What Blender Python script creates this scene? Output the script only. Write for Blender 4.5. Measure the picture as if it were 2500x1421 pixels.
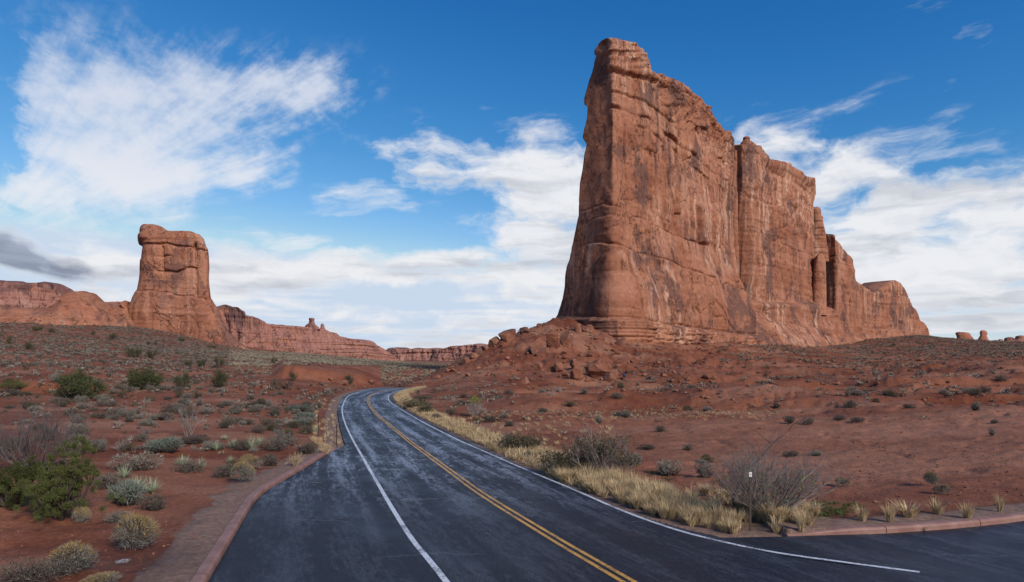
import bpy, bmesh, math, random
import numpy as np
from math import radians, pi, sin, cos, atan, atan2, sqrt
random.seed(7); rng = np.random.default_rng(11)
scene = bpy.context.scene
for o in list(bpy.data.objects): bpy.data.objects.remove(o)
C = scene.collection

# ------------------------------------------------------------------ camera, sky, sun, exposure
F, HY, CZ, CXP = 1490.0, 870.0, 4.46, 1250.0      # focal length and horizon in photo pixels, eye height in metres
cam = bpy.data.cameras.new('camera'); camo = bpy.data.objects.new('camera', cam); C.objects.link(camo)
cam.sensor_width = 36.0; cam.lens = 36.0 * F / 2500.0
cam.shift_y = (HY - 710.5) / 2500.0; cam.clip_start = 0.1; cam.clip_end = 20000
camo.location = (0, 0, CZ); camo.rotation_euler = (pi / 2, 0, 0)
scene.camera = camo
cy = scene.cycles; cy.max_bounces = 5; cy.diffuse_bounces = 2; cy.glossy_bounces = 2; cy.transmission_bounces = 1; cy.transparent_max_bounces = 4
cy.caustics_reflective = cy.caustics_refractive = False

SUN_AZ, SUN_EL = 141.0, 32.0                       # degrees: azimuth clockwise from the view direction (+Y), elevation
SKY_STRENGTH = 0.1
SKY_GRADE = ((.30, 2.5, 5.8), (.86, 1.30, 6.9), (1.78, .84, 8.4))   # gain, power, ceiling per channel: the deep polarised blue
vs = scene.view_settings
vs.view_transform = 'Standard'; vs.look = 'None'; vs.gamma = 1.0; vs.use_curve_mapping = False
vs.exposure = 0.0
sun = bpy.data.lights.new('sun', 'SUN'); suno = bpy.data.objects.new('sun', sun); C.objects.link(suno)
sun.energy = 3.9; sun.angle = radians(18); sun.color = (1.0, 0.93, 0.84)
sd = (sin(radians(SUN_AZ)) * cos(radians(SUN_EL)), cos(radians(SUN_AZ)) * cos(radians(SUN_EL)), sin(radians(SUN_EL)))
from mathutils import Vector
suno.rotation_euler = Vector(sd).to_track_quat('Z', 'Y').to_euler()
suno.location = (60, -40, 60)

class NT:                                           # tiny node-graph helper
    dims = '3D'
    def __init__(s, tree): s.t = tree; s.t.nodes.clear()
    def n(s, kind, **kw):
        nd = s.t.nodes.new(kind)
        for k, v in kw.items(): setattr(nd, k, v)
        return nd
    def put(s, sock, v):
        if v is None: return
        if hasattr(v, 'is_output') or isinstance(v, bpy.types.NodeSocket): s.t.links.new(v, sock)
        else: sock.default_value = v
    def m(s, op, a, b=None, c=None, clamp=False):
        nd = s.n('ShaderNodeMath', operation=op); nd.use_clamp = clamp
        for i, v in enumerate((a, b, c)): s.put(nd.inputs[i], v)
        return nd.outputs[0]
    def add(s, a, b): return s.m('ADD', a, b)
    def mul(s, a, b): return s.m('MULTIPLY', a, b)
    def sub(s, a, b): return s.m('SUBTRACT', a, b)
    def vm(s, op, a, b=None):
        nd = s.n('ShaderNodeVectorMath', operation=op); s.put(nd.inputs[0], a)
        if b is not None: s.put(nd.inputs[1], b)
        return nd.outputs[0]
    def vlen(s, a):
        nd = s.n('ShaderNodeVectorMath', operation='LENGTH'); s.put(nd.inputs[0], a); return nd.outputs['Value']
    def vscale(s, v, sc): return s.vm('MULTIPLY', v, sc)
    def comb(s, x, y, z=0.0):
        nd = s.n('ShaderNodeCombineXYZ'); s.put(nd.inputs[0], x); s.put(nd.inputs[1], y); s.put(nd.inputs[2], z); return nd.outputs[0]
    def sep(s, v):
        nd = s.n('ShaderNodeSeparateXYZ'); s.put(nd.inputs[0], v); return nd.outputs
    def noise(s, v, scale=1.0, detail=4.0, rough=0.5, dist=0.0, lac=2.0):
        nd = s.n('ShaderNodeTexNoise'); nd.noise_dimensions = s.dims
        s.put(nd.inputs['Vector'], v); s.put(nd.inputs['Scale'], scale); s.put(nd.inputs['Detail'], detail)
        s.put(nd.inputs['Roughness'], rough); s.put(nd.inputs['Distortion'], dist); s.put(nd.inputs['Lacunarity'], lac)
        return nd.outputs[0]
    def noisec(s, v, scale=1.0, detail=4.0):
        nd = s.n('ShaderNodeTexNoise'); s.put(nd.inputs['Vector'], v); s.put(nd.inputs['Scale'], scale); s.put(nd.inputs['Detail'], detail)
        return nd.outputs[1]
    def ss(s, v, lo, hi, a=0.0, b=1.0, smooth=True):
        nd = s.n('ShaderNodeMapRange'); nd.interpolation_type = 'SMOOTHSTEP' if smooth else 'LINEAR'
        s.put(nd.inputs[0], v); s.put(nd.inputs[1], lo); s.put(nd.inputs[2], hi); s.put(nd.inputs[3], a); s.put(nd.inputs[4], b)
        return nd.outputs[0]
    def mix(s, f, a, b, mode='MIX'):
        nd = s.n('ShaderNodeMix', data_type='RGBA'); nd.blend_type = mode
        s.put(nd.inputs[0], f)
        for i, v in ((6, a), (7, b)):
            s.put(nd.inputs[i], (*v, 1.0) if isinstance(v, tuple) and len(v) == 3 else v)
        return nd.outputs[2]
    def attr(s, name):
        nd = s.n('ShaderNodeAttribute'); nd.attribute_name = name; return nd
    def bump(s, h, strength=0.5, dist=0.1, normal=None):
        nd = s.n('ShaderNodeBump'); s.put(nd.inputs['Height'], h); nd.inputs['Strength'].default_value = strength
        nd.inputs['Distance'].default_value = dist
        if normal is not None: s.put(nd.inputs['Normal'], normal)
        return nd.outputs[0]
    def out(s, color, rough=0.9, normal=None, spec=0.2, transl=None):
        b = s.n('ShaderNodeBsdfPrincipled'); o = s.n('ShaderNodeOutputMaterial')
        s.put(b.inputs['Base Color'], (*color, 1.0) if isinstance(color, tuple) and len(color) == 3 else color)
        s.put(b.inputs['Roughness'], rough); s.put(b.inputs['Specular IOR Level'], spec)
        if normal is not None: s.put(b.inputs['Normal'], normal)
        s.t.links.new(b.outputs[0], o.inputs[0]); return b

# ---- the sky: Nishita air with procedural clouds, described in azimuth/elevation all round
world = bpy.data.worlds.new('World'); scene.world = world; world.use_nodes = True
W = NT(world.node_tree); W.dims = '2D'
skyt = W.n('ShaderNodeTexSky'); skyt.sky_type = 'NISHITA'; skyt.sun_disc = False
skyt.sun_elevation = radians(SUN_EL); skyt.sun_rotation = radians(SUN_AZ)
skyt.altitude = 1300; skyt.air_density = 1.0; skyt.dust_density = 0.3; skyt.ozone_density = 3.0
tc = W.n('ShaderNodeTexCoord').outputs['Generated']
dx, dy, dz = W.sep(tc)
az = W.mul(W.m('ARCTAN2', dx, dy), 180 / pi)
el = W.mul(W.m('ARCSINE', W.m('MINIMUM', W.m('MAXIMUM', dz, -1.0), 1.0)), 180 / pi)
def AE(px, py):
    u, v = (px - CXP) / F, (HY - py) / F
    return math.degrees(atan(u)), math.degrees(atan(v / sqrt(1 + u * u)))
# cloud-plane coordinates for noise (a sheet overhead seen in perspective)
zc = W.m('MAXIMUM', W.add(dz, 0.10), 0.04)
plane = W.comb(W.m('DIVIDE', dx, zc), W.m('DIVIDE', dy, zc), 0.0)
ang = W.comb(az, el, 0.0)
warp = W.vm('SUBTRACT', W.noisec(ang, 0.16, 4.0), (0.5, 0.5, 0.5))
angw = W.vm('ADD', ang, W.vm('MULTIPLY', warp, (9.0, 4.5, 0.0)))
def blob(px, py, rx, ry, rot=0.0, w=1.0, coord=None):
    a, e = AE(px, py); k = 57.3 / F
    mp = W.n('ShaderNodeMapping'); mp.vector_type = 'TEXTURE'
    W.put(mp.inputs[0], coord or angw)
    mp.inputs[1].default_value = (a, e, 0); mp.inputs[2].default_value = (0, 0, radians(rot))
    ca = cos(radians(a)); mp.inputs[3].default_value = (rx * k * ca * ca, ry * k * ca, 1.0)
    l = W.vlen(mp.outputs[0])
    return W.ss(l, 1.25, 0.15, 0.0, w)
def total(lst):
    r = lst[0]
    for b in lst[1:]: r = W.m('MAXIMUM', r, b)
    return r
def summed(lst):
    r = lst[0]
    for b in lst[1:]: r = W.add(r, b)
    return r
# 1. fanned cirrus plume, spreading from a root low on the left
ra, re = AE(-60, 600)
pa = W.sub(az, ra); pe = W.sub(el, re)
ps = W.vlen(W.comb(pa, pe, 0.0)); pang = W.m('ARCTAN2', pe, pa)
fan = W.noise(W.comb(W.mul(pang, 7.0), W.mul(ps, 0.07), 0.0), 1.7, 6.0, 0.62)
bil = W.noise(W.vm('ADD', W.comb(W.mul(az, 0.13), W.add(W.mul(el, 0.19), 31.0), 1.0), W.vm('MULTIPLY', warp, (.45, .45, 0.))), 2.0, 7.0, 0.62)
m1 = summed([blob(330, 300, 430, 270, 6, .62), blob(240, 430, 310, 130, 14, .55), blob(640, 240, 380, 150, 10, .44), blob(760, 210, 220, 70, 12, .2), blob(170, 200, 190, 150, 0, .26),
             blob(80, 510, 110, 70, 40, .35), blob(560, 420, 200, 55, 14, .32)])
streaky = W.ss(az, AE(260, 300)[0], AE(700, 300)[0], .35, 1.35)
n1 = W.add(W.mul(W.mul(W.sub(fan, .5), streaky), 1.25), W.mul(W.sub(bil, .5), 1.35))
a1 = W.mul(W.mul(W.ss(W.add(m1, n1), .04, 1.22), .95), W.ss(m1, .0, .35))
a1 = W.mul(a1, W.ss(W.add(az, W.mul(W.sub(bil, .5), 12.0)), AE(30, 400)[0] - 1.4, AE(30, 400)[0] + .9))
# 2. thin mid-level streaks, wind-drawn
st = W.noise(W.vm('ADD', W.comb(W.mul(W.add(az, W.mul(el, .5)), 0.055), W.add(W.mul(W.sub(el, W.mul(az, .10)), 0.26), 11.0), 5.0), W.vm('MULTIPLY', warp, (.35, .35, 0.))), 1.9, 6.0, 0.62)
m2 = summed([blob(840, 445, 150, 34, 8, .55), blob(880, 500, 270, 34, 10, .5), blob(1010, 510, 80, 22, 0, .35),
             blob(680, 570, 190, 36, -12, .52), blob(250, 545, 280, 34, 10, .5), blob(560, 600, 330, 55, 4, .35),
             blob(1290, 300, 150, 60, -10, .42), blob(2260, 30, 130, 45, 25, .42), blob(2350, 90, 85, 28, -25, .42),
             blob(2300, 210, 70, 34, 20, .30), blob(2290, 340, 260, 75, 0, .48), blob(1930, 300, 230, 62, 8, .55), blob(2460, 165, 45, 30, 0, .30)])
a2 = W.mul(W.mul(W.ss(W.add(m2, W.mul(W.sub(st, .5), 1.7)), .26, 1.05), .82), W.ss(m2, .0, .22))
# 3. heaped bands: the big mass behind the cliffs, the mid bank and the low deck round the whole horizon
cuv = W.vm('ADD', W.comb(W.mul(az, 0.080), W.add(W.mul(el, 0.19), 57.0), 9.0), W.vm('MULTIPLY', warp, (.55, .55, 0.)))
cu = W.noise(cuv, 1.9, 7.0, 0.60)
cu2 = W.noise(W.vm('ADD', cuv, (.03, .14, 0.)), 1.9, 4.0, 0.60)
m3 = summed([blob(1220, 410, 420, 110, -6, .72), blob(1360, 470, 220, 150, 0, .50), blob(1280, 600, 380, 90, 0, .66),
             blob(1000, 665, 460, 60, 0, .50), blob(640, 655, 400, 75, 2, .66), blob(560, 720, 260, 50, 0, .3), blob(240, 640, 160, 100, 0, .66),
             blob(1960, 410, 430, 120, -18, .66), blob(2250, 570, 460, 210, -4, .80), blob(2150, 710, 460, 140, 0, .55), blob(2480, 470, 170, 100, 0, .35),
             blob(1320, 720, 220, 70, 0, .5)])
gaps = summed([blob(960, 588, 280, 34, 3, .55), blob(960, 716, 300, 32, 0, .70), blob(700, 545, 260, 30, 6, .30), blob(2060, 462, 90, 42, 0, .5), blob(620, 742, 200, 16, 0, .4), blob(2300, 770, 200, 20, 0, .3)])
deck = W.ss(el, 12.0, .5, 0.0, .50)
lowband = W.noise(W.comb(W.mul(az, 0.024), W.mul(el, 0.50), 2.0), 1.5, 5.0, 0.55)
m3 = W.sub(m3, gaps); m3 = W.add(m3, W.mul(deck, W.ss(lowband, .34, .60, .15, 1.55)))
a3 = W.mul(W.mul(W.ss(W.add(m3, W.mul(W.sub(cu, .5), 1.75)), .24, .92), .975), W.ss(m3, .0, .25))
a12 = W.sub(1.0, W.mul(W.sub(1.0, a1), W.sub(1.0, a2)))
alpha = W.sub(1.0, W.mul(W.sub(1.0, a12), W.sub(1.0, a3)))
# cloud brightness: lit upper sides, greyer undersides and thick parts
shade = W.noise(W.vm('ADD', W.comb(W.mul(az, 0.045), W.add(W.mul(el, 0.30), 83.0), 21.0), W.vm('MULTIPLY', warp, (.4, .4, 0.))), 1.5, 5.0, 0.58)
relief = W.ss(W.sub(cu2, cu), -.10, .13)
grey = W.m('MINIMUM', W.add(W.mul(W.mul(W.ss(shade, .45, .72), a3), W.ss(el, 30.0, 6.0, .30, .85)), W.mul(W.mul(relief, a3), .24)), 1.0)
ccol = W.mix(grey, (8.5, 8.6, 8.9), (5.5, 5.75, 6.4))
ccol = W.mix(W.mul(a1, W.sub(1.0, a3)), ccol, W.mix(W.ss(el, 10.0, 22.0), (8.2, 8.4, 8.9), (6.7, 7.2, 8.4)))
dark = summed([blob(60, 640, 190, 62, -14, .75), blob(0, 610, 110, 75, 0, .5)])
dark = W.mul(W.m('MINIMUM', W.ss(W.add(dark, W.mul(W.sub(cu, .5), 1.9)), .05, 1.15), .92), W.ss(dark, .02, .35))
ccol = W.mix(dark, ccol, W.mix(W.ss(shade, .38, .62), (2.9, 3.4, 4.5), (1.6, 2.0, 2.9)))
alpha = W.m('MAXIMUM', alpha, W.mul(dark, .95))
sr = W.n('ShaderNodeSeparateColor'); W.put(sr.inputs[0], skyt.outputs[0])
def grade(c, k, p, top): return W.m('MINIMUM', W.mul(W.m('POWER', c, p), k), top)
skc = W.n('ShaderNodeCombineColor')
for i_, (k_, p_, t_) in enumerate(SKY_GRADE): W.put(skc.inputs[i_], grade(sr.outputs[i_], k_, p_, t_))
bg = W.n('ShaderNodeBackground'); W.put(bg.inputs[0], W.mix(alpha, skc.outputs[0], ccol)); bg.inputs[1].default_value = SKY_STRENGTH
world.cycles.sampling_method = 'MANUAL'; world.cycles.sample_map_resolution = 512
wo = W.n('ShaderNodeOutputWorld'); W.t.links.new(bg.outputs[0], wo.inputs[0])

# ------------------------------------------------------------------ helpers
def tag(o, label=None, cat=None, group=None, kind=None):
    for k, v in (('label', label), ('category', cat), ('group', group), ('kind', kind)):
        if v: o[k] = v
    return o
def mesh_np(name, V, Fq, mats=(), smooth=True, attrs=None, uv=None, midx=None):
    """V (n,3); Fq list of (k,3|4) int arrays"""
    if not isinstance(Fq, (list, tuple)): Fq = [Fq]
    me = bpy.data.meshes.new(name)
    Fq = [np.asarray(f, np.int32) for f in Fq if len(f)]
    nl = sum(f.size for f in Fq); nf = sum(len(f) for f in Fq)
    me.vertices.add(len(V)); me.vertices.foreach_set('co', np.asarray(V, np.float32).ravel())
    me.loops.add(nl); me.loops.foreach_set('vertex_index', np.concatenate([f.ravel() for f in Fq]))
    tot = np.concatenate([np.full(len(f), f.shape[1], np.int32) for f in Fq])
    me.polygons.add(nf); me.polygons.foreach_set('loop_start', np.concatenate([[0], np.cumsum(tot)[:-1]]).astype(np.int32))
    me.polygons.foreach_set('loop_total', tot)
    me.polygons.foreach_set('use_smooth', np.full(nf, smooth, bool))
    if midx is not None: me.polygons.foreach_set('material_index', np.asarray(midx, np.int32))
    for m in mats: me.materials.append(m)
    for k, a in (attrs or {}).items():
        at = me.attributes.new(k, 'FLOAT', 'POINT'); at.data.foreach_set('value', np.asarray(a, np.float32))
    me.update(calc_edges=True)
    if uv is not None:
        l = me.uv_layers.new(name='road'); vi = np.concatenate([f.ravel() for f in Fq])
        l.data.foreach_set('uv', np.asarray(uv, np.float32)[vi].ravel())
    return me
def link(name, me, loc=(0, 0, 0), parent=None, rz=0.0, sc=1.0):
    o = bpy.data.objects.new(name, me); C.objects.link(o); o.location = loc; o.rotation_euler[2] = rz
    o.scale = (sc, sc, sc) if not isinstance(sc, tuple) else sc
    if parent: o.parent = parent
    return o
def world_obj(name, V, Fq, mats, origin=None, parent=None, **kw):
    """mesh given in world coordinates, object origin at its base"""
    V = np.asarray(V, float)
    if parent is not None: org = np.array(parent.location)
    elif origin is None: org = np.array([V[:, 0].mean(), V[:, 1].mean(), V[:, 2].min()])
    else: org = np.array(origin, float)
    o = link(name, mesh_np(name, V - org, Fq, mats, **kw), (0, 0, 0) if parent is not None else tuple(org), parent)
    return o
def empty(name, loc):
    o = bpy.data.objects.new(name, None); C.objects.link(o); o.location = loc; o.empty_display_size = .3; return o

# vectorised gradient noise
_perm = np.random.default_rng(3).permutation(256); _perm = np.concatenate([_perm, _perm, _perm])
_g = np.random.default_rng(4).normal(size=(256, 3)); _g /= np.linalg.norm(_g, axis=1)[:, None]
def perlin(x, y, z):
    x, y, z = np.broadcast_arrays(np.asarray(x, float), np.asarray(y, float), np.asarray(z, float))
    xi, yi, zi = np.floor(x).astype(int), np.floor(y).astype(int), np.floor(z).astype(int)
    fx, fy, fz = x - xi, y - yi, z - zi
    u, v, w = fx**3 * (fx * (fx * 6 - 15) + 10), fy**3 * (fy * (fy * 6 - 15) + 10), fz**3 * (fz * (fz * 6 - 15) + 10)
    xi &= 255; yi &= 255; zi &= 255; r = 0
    for a in (0, 1):
        for b in (0, 1):
            for c in (0, 1):
                g = _g[_perm[_perm[_perm[xi + a] + yi + b] + zi + c]]
                d = g[..., 0] * (fx - a) + g[..., 1] * (fy - b) + g[..., 2] * (fz - c)
                r = r + d * (u if a else 1 - u) * (v if b else 1 - v) * (w if c else 1 - w)
    return r * 1.5
def fbm(x, y, z, oct=4, gain=.5):
    s = 0; a = 1.0
    for i in range(oct):
        k = 2.03 ** i; s = s + a * perlin(x * k + 17.3 * i, y * k - 9.1 * i, z * k + 4.7 * i); a *= gain
    return s
def sstep(x, a, b):
    t = np.clip((x - a) / (b - a), 0, 1); return t * t * (3 - 2 * t)
def terr(v, n, sharp=.25):                          # stepped version of a field (spalled faces)
    q = v * n; f = np.floor(q); r = q - f
    return (f + sstep(r, .5 - sharp / 2, .5 + sharp / 2)) / n

def cells(u, v, seed=0):
    """2-D cells: random value of the nearest cell, distance to its border"""
    ui, vi = np.floor(u).astype(int), np.floor(v).astype(int); f1 = np.full(u.shape, 9.); f2 = f1.copy(); idv = np.zeros(u.shape)
    for a in (-1, 0, 1):
        for b in (-1, 0, 1):
            h = _perm[(_perm[(ui + a + seed) & 255] + vi + b) & 255]; h2 = _perm[(h + 91) & 255]; h3 = _perm[(h2 + 37) & 255]
            d = np.hypot(ui + a + .1 + .8 * h / 255 - u, vi + b + .1 + .8 * h2 / 255 - v)
            c = d < f1; f2 = np.where(c, f1, np.minimum(f2, d)); idv = np.where(c, h3 / 255, idv); f1 = np.where(c, d, f1)
    return idv, f2 - f1

# ------------------------------------------------------------------ materials
def mat(name):
    m = bpy.data.materials.new(name); m.use_nodes = True; return m, NT(m.node_tree)
def sandstone(name, c1, c2, varnish, pale, streak=1.0, scale=1.0, band=1.0):
    m, n = mat(name); pos = n.n('ShaderNodeNewGeometry').outputs['Position']
    x, y, z = n.sep(pos)
    wv = n.noise(pos, .05 * scale, 3)
    strata = n.noise(n.comb(n.mul(x, .010), n.mul(y, .010), n.add(n.mul(z, .30 * scale), n.mul(wv, 1.6))), 1.0, 5, .62)
    blot = n.noise(pos, .07 * scale, 6, .62)
    col = n.mix(n.ss(n.add(n.mul(strata, .40 * band), n.mul(blot, .60)), .38, .62), c1, c2)
    big = n.noise(n.vm('MULTIPLY', pos, (.03 * scale, .03 * scale, .020 * scale)), 1.0, 3, .5)
    wx = n.vm('ADD', pos, n.vm('MULTIPLY', n.vm('SUBTRACT', n.noisec(pos, .06 * scale, 3.), (.5, .5, .5)), (5., 5., 0.)))
    fl2 = n.noise(n.vm('ADD', n.vm('MULTIPLY', wx, (.34 * scale, .34 * scale, .012 * scale)), (31., 7., 3.)), 1.0, 5, .62)
    col = n.mix(n.mul(n.mul(n.ss(fl2, .45, .66), n.ss(big, .56, .38)), .85 * streak), col, pale)
    fl = n.noise(n.vm('MULTIPLY', wx, (.22 * scale, .22 * scale, .010 * scale)), 1.0, 6, .62)
    vmask = n.mul(n.ss(fl, .50, .62), n.ss(n.noise(n.vm('ADD', pos, (50., 9., 20.)), .03 * scale, 4, .6), .42, .60))
    col = n.mix(n.mul(vmask, .85 * streak), col, varnish)
    pat = n.noise(n.vm('MULTIPLY', pos, (.062 * scale, .062 * scale, .048 * scale)), 1.0, 7, .64)
    col = n.mix(n.mul(n.ss(pat, .535, .60), .78), col, varnish)
    rst = n.noise(n.vm('ADD', pos, (11., 77., 5.)), .16 * scale, 6, .7)
    col = n.mix(n.ss(rst, .56, .68, 0, .6), col, (.50, .215, .110))
    fine = n.noise(pos, 1.1 * scale, 7, .72)
    col = n.mix(n.ss(fine, .32, .70), n.mix(1.0, col, (.80, .77, .75), 'MULTIPLY'), n.mix(1.0, col, (1.08, 1.08, 1.08), 'MULTIPLY'))
    crk = n.noise(n.vm('MULTIPLY', wx, (.20 * scale, .20 * scale, .11 * scale)), 1.0, 5, .62)
    line = n.ss(n.m('ABSOLUTE', n.sub(crk, .5)), .0, .012)
    keepc = n.ss(n.noise(n.vm('ADD', pos, (3., 3., 90.)), .12 * scale, 2, .5), .46, .56)
    line = n.m('MAXIMUM', line, keepc)
    col = n.mix(line, n.mix(1.0, col, (.45, .40, .40), 'MULTIPLY'), col)
    h = n.add(n.add(n.mul(fine, .42), n.mul(strata, .12)), n.add(n.mul(fl, .4), n.mul(line, .5)))
    n.out(col, .92, n.bump(h, .8, 1.0 / scale), .10)
    return m
M_tower = sandstone('sandstone_red_buff', (.270, .104, .059), (.385, .172, .106), (.125, .066, .056), (.580, .365, .262))
M_far = sandstone('sandstone_red', (.31, .120, .070), (.41, .185, .115), (.16, .080, .066), (.50, .275, .195), .8, .5)
M_mesa = sandstone('sandstone_mesa', (.235, .098, .074), (.345, .165, .128), (.115, .064, .064), (.47, .275, .215), .9, .33, 1.5)
M_boulder = sandstone('sandstone_boulder', (.200, .074, .044), (.300, .132, .083), (.15, .080, .068), (.38, .23, .17), .6, 3.0)

def soil():
    m, n = mat('red_soil'); pos = n.n('ShaderNodeNewGeometry').outputs['Position']
    a = n.noise(pos, .05, 6, .6); b = n.noise(pos, .5, 6, .65); c = n.noise(pos, 7.0, 5, .7)
    col = n.mix(n.ss(n.add(n.mul(a, .65), n.mul(b, .35)), .38, .62), (.150, .045, .023), (.255, .096, .054))
    d = n.noise(n.vm('ADD', n.vm('MULTIPLY', pos, (.05, .11, .05)), (5., 3., 9.)), 1.0, 5, .6)
    col = n.mix(n.ss(d, .48, .66, 0, .75), col, (.320, .155, .095))
    col = n.mix(n.mul(n.attr('bare').outputs['Fac'], n.ss(b, .25, .65, .55, .95)), col, (.335, .152, .092))
    col = n.mix(n.attr('litter').outputs['Fac'], col, n.mix(n.ss(c, .35, .7), (.16, .12, .07), (.34, .27, .16)))
    grav = n.mix(n.ss(n.add(n.mul(n.noise(pos, 110.0, 2, .8), .6), n.mul(n.noise(pos, 5.0, 5, .7), .4)), .36, .64), (.150, .088, .060), (.310, .200, .150))
    col = n.mix(n.ss(n.add(n.attr('gravel').outputs['Fac'], n.mul(n.sub(b, .5), .8)), .35, .62), col, grav)
    col = n.mix(n.attr('wet').outputs['Fac'], col, n.mix(1.0, col, (.45, .42, .45), 'MULTIPLY'))
    peb = n.noise(pos, 11.0, 3, .6)
    col = n.mix(n.ss(peb, .68, .74, 0, .5), col, (.36, .22, .17))
    col = n.mix(n.ss(c, .3, .75), n.mix(1.0, col, (.72, .68, .68), 'MULTIPLY'), n.mix(1.0, col, (1.18, 1.18, 1.18), 'MULTIPLY'))
    ro = n.sub(.95, n.mul(n.attr('wet').outputs['Fac'], .55))
    n.out(col, ro, n.bump(n.mul(n.add(n.mul(b, 1.0), n.mul(c, .22)), n.sub(1.0, n.m('MINIMUM', n.mul(n.attr('gravel').outputs['Fac'], .85), .85))), .8, .22), .15)
    return m
M_soil = soil()
def asphalt():
    m, n = mat('wet_asphalt'); uvn = n.n('ShaderNodeUVMap'); uvn.uv_map = 'road'
    u, v, _ = n.sep(uvn.outputs[0]); pos = n.n('ShaderNodeNewGeometry').outputs['Position']
    sp = n.add(n.mul(n.noise(pos, 70.0, 2, .7), .5), n.mul(n.noise(pos, 21.0, 3, .75), .5)); blot = n.noise(pos, .35, 6, .6)
    col = n.mix(n.ss(sp, .38, .66), (.003, .0035, .006), (.040, .042, .053))
    col = n.mix(n.ss(blot, .35, .65, 0, .6), col, n.mix(1.0, col, (.55, .55, .6), 'MULTIPLY'))
    # pale dried salts left by evaporating puddles, drawn out along the lanes
    lane = n.m('ABSOLUTE', n.m('SINE', n.mul(n.add(u, .2), pi / 1.75)))
    s1 = n.noise(n.comb(n.mul(u, 1.5), n.mul(v, .09), 0.0), 1.0, 7, .70, .2)
    s2 = n.noise(n.comb(n.mul(u, 1.0), n.mul(v, .45), 4.0), 1.0, 7, .74, .5)
    far = n.ss(v, 3.0, 22.0, .12, 1.0)
    s3 = n.noise(n.comb(n.mul(u, 7.0), n.mul(v, 1.6), 6.0), 1.0, 5, .75)
    salt = n.mul(n.ss(n.add(n.add(n.add(n.mul(s1, .85), n.mul(s2, .30)), n.mul(lane, .10)), n.mul(n.sub(s3, .5), .70)), .60, .78), far)
    lc = n.noise(n.comb(n.mul(u, .45), n.mul(v, .10), 15.0), 1.0, 5, .62)
    salt = n.m('MAXIMUM', salt, n.mul(n.mul(n.ss(n.m('ABSOLUTE', n.sub(lc, .5)), .010, .002), n.ss(s2, .48, .56)), far))
    spk = n.ss(sp, .40, .58)
    col = n.mix(n.mul(n.mul(salt, spk), .95), col, (.38, .42, .50))
    # ragged cross cracks with pale lips
    cv = n.add(v, n.mul(n.sub(n.noise(n.comb(n.mul(u, .55), n.mul(v, .25), 8.0), 1.0, 5, .6), .5), 2.6))
    fr = n.m('ABSOLUTE', n.sub(n.m('FRACT', n.mul(cv, 1 / 3.7)), .5))
    keep = n.ss(n.noise(n.comb(n.mul(u, .35), n.mul(v, .30), 12.0), 1.0, 3, .5), .50, .60)
    crack = n.mul(n.mul(n.ss(fr, .022, .004), keep), far)
    col = n.mix(n.mul(crack, .75), col, (.36, .39, .44))
    wet = n.ss(n.add(n.mul(blot, .6), n.mul(n.noise(n.comb(n.mul(u, .5), n.mul(v, .12), 2.0), 1.0, 5, .6), .4)), .40, .60)
    ro = n.add(n.sub(.60, n.mul(wet, .17)), n.mul(n.mul(sp, .12), 1.0))
    n.out(col, ro, n.bump(sp, .5, .015), .32)
    return m
M_asph = asphalt()
def paint(name, c):
    m, n = mat(name); pos = n.n('ShaderNodeNewGeometry').outputs['Position']
    w = n.noise(pos, 14.0, 5, .75); g = n.noise(pos, 1.3, 4, .6)
    col = n.mix(n.ss(n.add(n.mul(w, .6), n.mul(g, .4)), .42, .52, .72, 0), c, (.05, .05, .055))
    n.out(col, .55, n.bump(w, .3, .01), .4); return m
M_white = paint('white_line_paint', (.60, .61, .64)); M_yellow = paint('yellow_line_paint', (.60, .30, .055))
def simple(name, c, var=.25, scale=6.0, rough=.9, spec=.2, island=True):
    """plant/wood materials: colour varied from piece to piece"""
    m, n = mat(name); g = n.n('ShaderNodeNewGeometry'); oi = n.n('ShaderNodeObjectInfo')
    r = n.add(n.mul(g.outputs['Random Per Island'], .6), n.mul(oi.outputs['Random'], .4)) if island else n.noise(g.outputs['Position'], scale, 4, .6)
    lo = tuple(v * (1 - var) for v in c); hi = tuple(v * (1 + var) for v in c)
    n.out(n.mix(r, lo, hi), rough, None, spec); return m
M_sage = simple('sage_grey', (.200, .175, .142), .50); M_sage2 = simple('blackbrush_brown', (.118, .096, .076), .55)
M_teal = simple('blue_green_brush', (.140, .155, .122), .45)
M_twig = simple('bare_twig_grey', (.240, .195, .175), .35); M_bark = simple('dark_bark', (.075, .055, .045), .3)
M_jun = simple('juniper_green', (.072, .080, .024), .55); M_jun2 = simple('juniper_dark_green', (.062, .070, .027), .5)
M_olive = simple('olive_brush', (.105, .085, .050), .5)
M_straw = simple('straw_grass', (.49, .350, .195), .34); M_gold = simple('golden_brush', (.36, .235, .085), .4)
M_green = simple('fresh_grass', (.075, .105, .030), .5); M_lime = simple('new_leaf', (.22, .26, .05), .4)
M_yucca = simple('yucca_blade', (.285, .320, .205), .3)
M_kerb = None
def kerbm():
    m, n = mat('red_concrete'); pos = n.n('ShaderNodeNewGeometry').outputs['Position']
    a = n.noise(pos, 2.2, 5, .6); b = n.noise(pos, 60.0, 3, .7)
    col = n.mix(n.ss(a, .3, .7), (.215, .098, .074), (.330, .178, .145))
    col = n.mix(n.ss(b, .3, .7, 0, .4), col, (.19, .10, .08))
    n.out(col, .62, n.bump(b, .3, .006), .35); return m
M_kerb = kerbm()
M_post = simple('brown_post_paint', (.060, .036, .028), .2, 5., .6, .4, False)
M_refl = simple('white_reflector', (.75, .74, .66), .06, 5., .4, .5, False)
M_mark = simple('black_decal', (.02, .02, .02), .05, 5., .5, .4, False)

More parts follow.
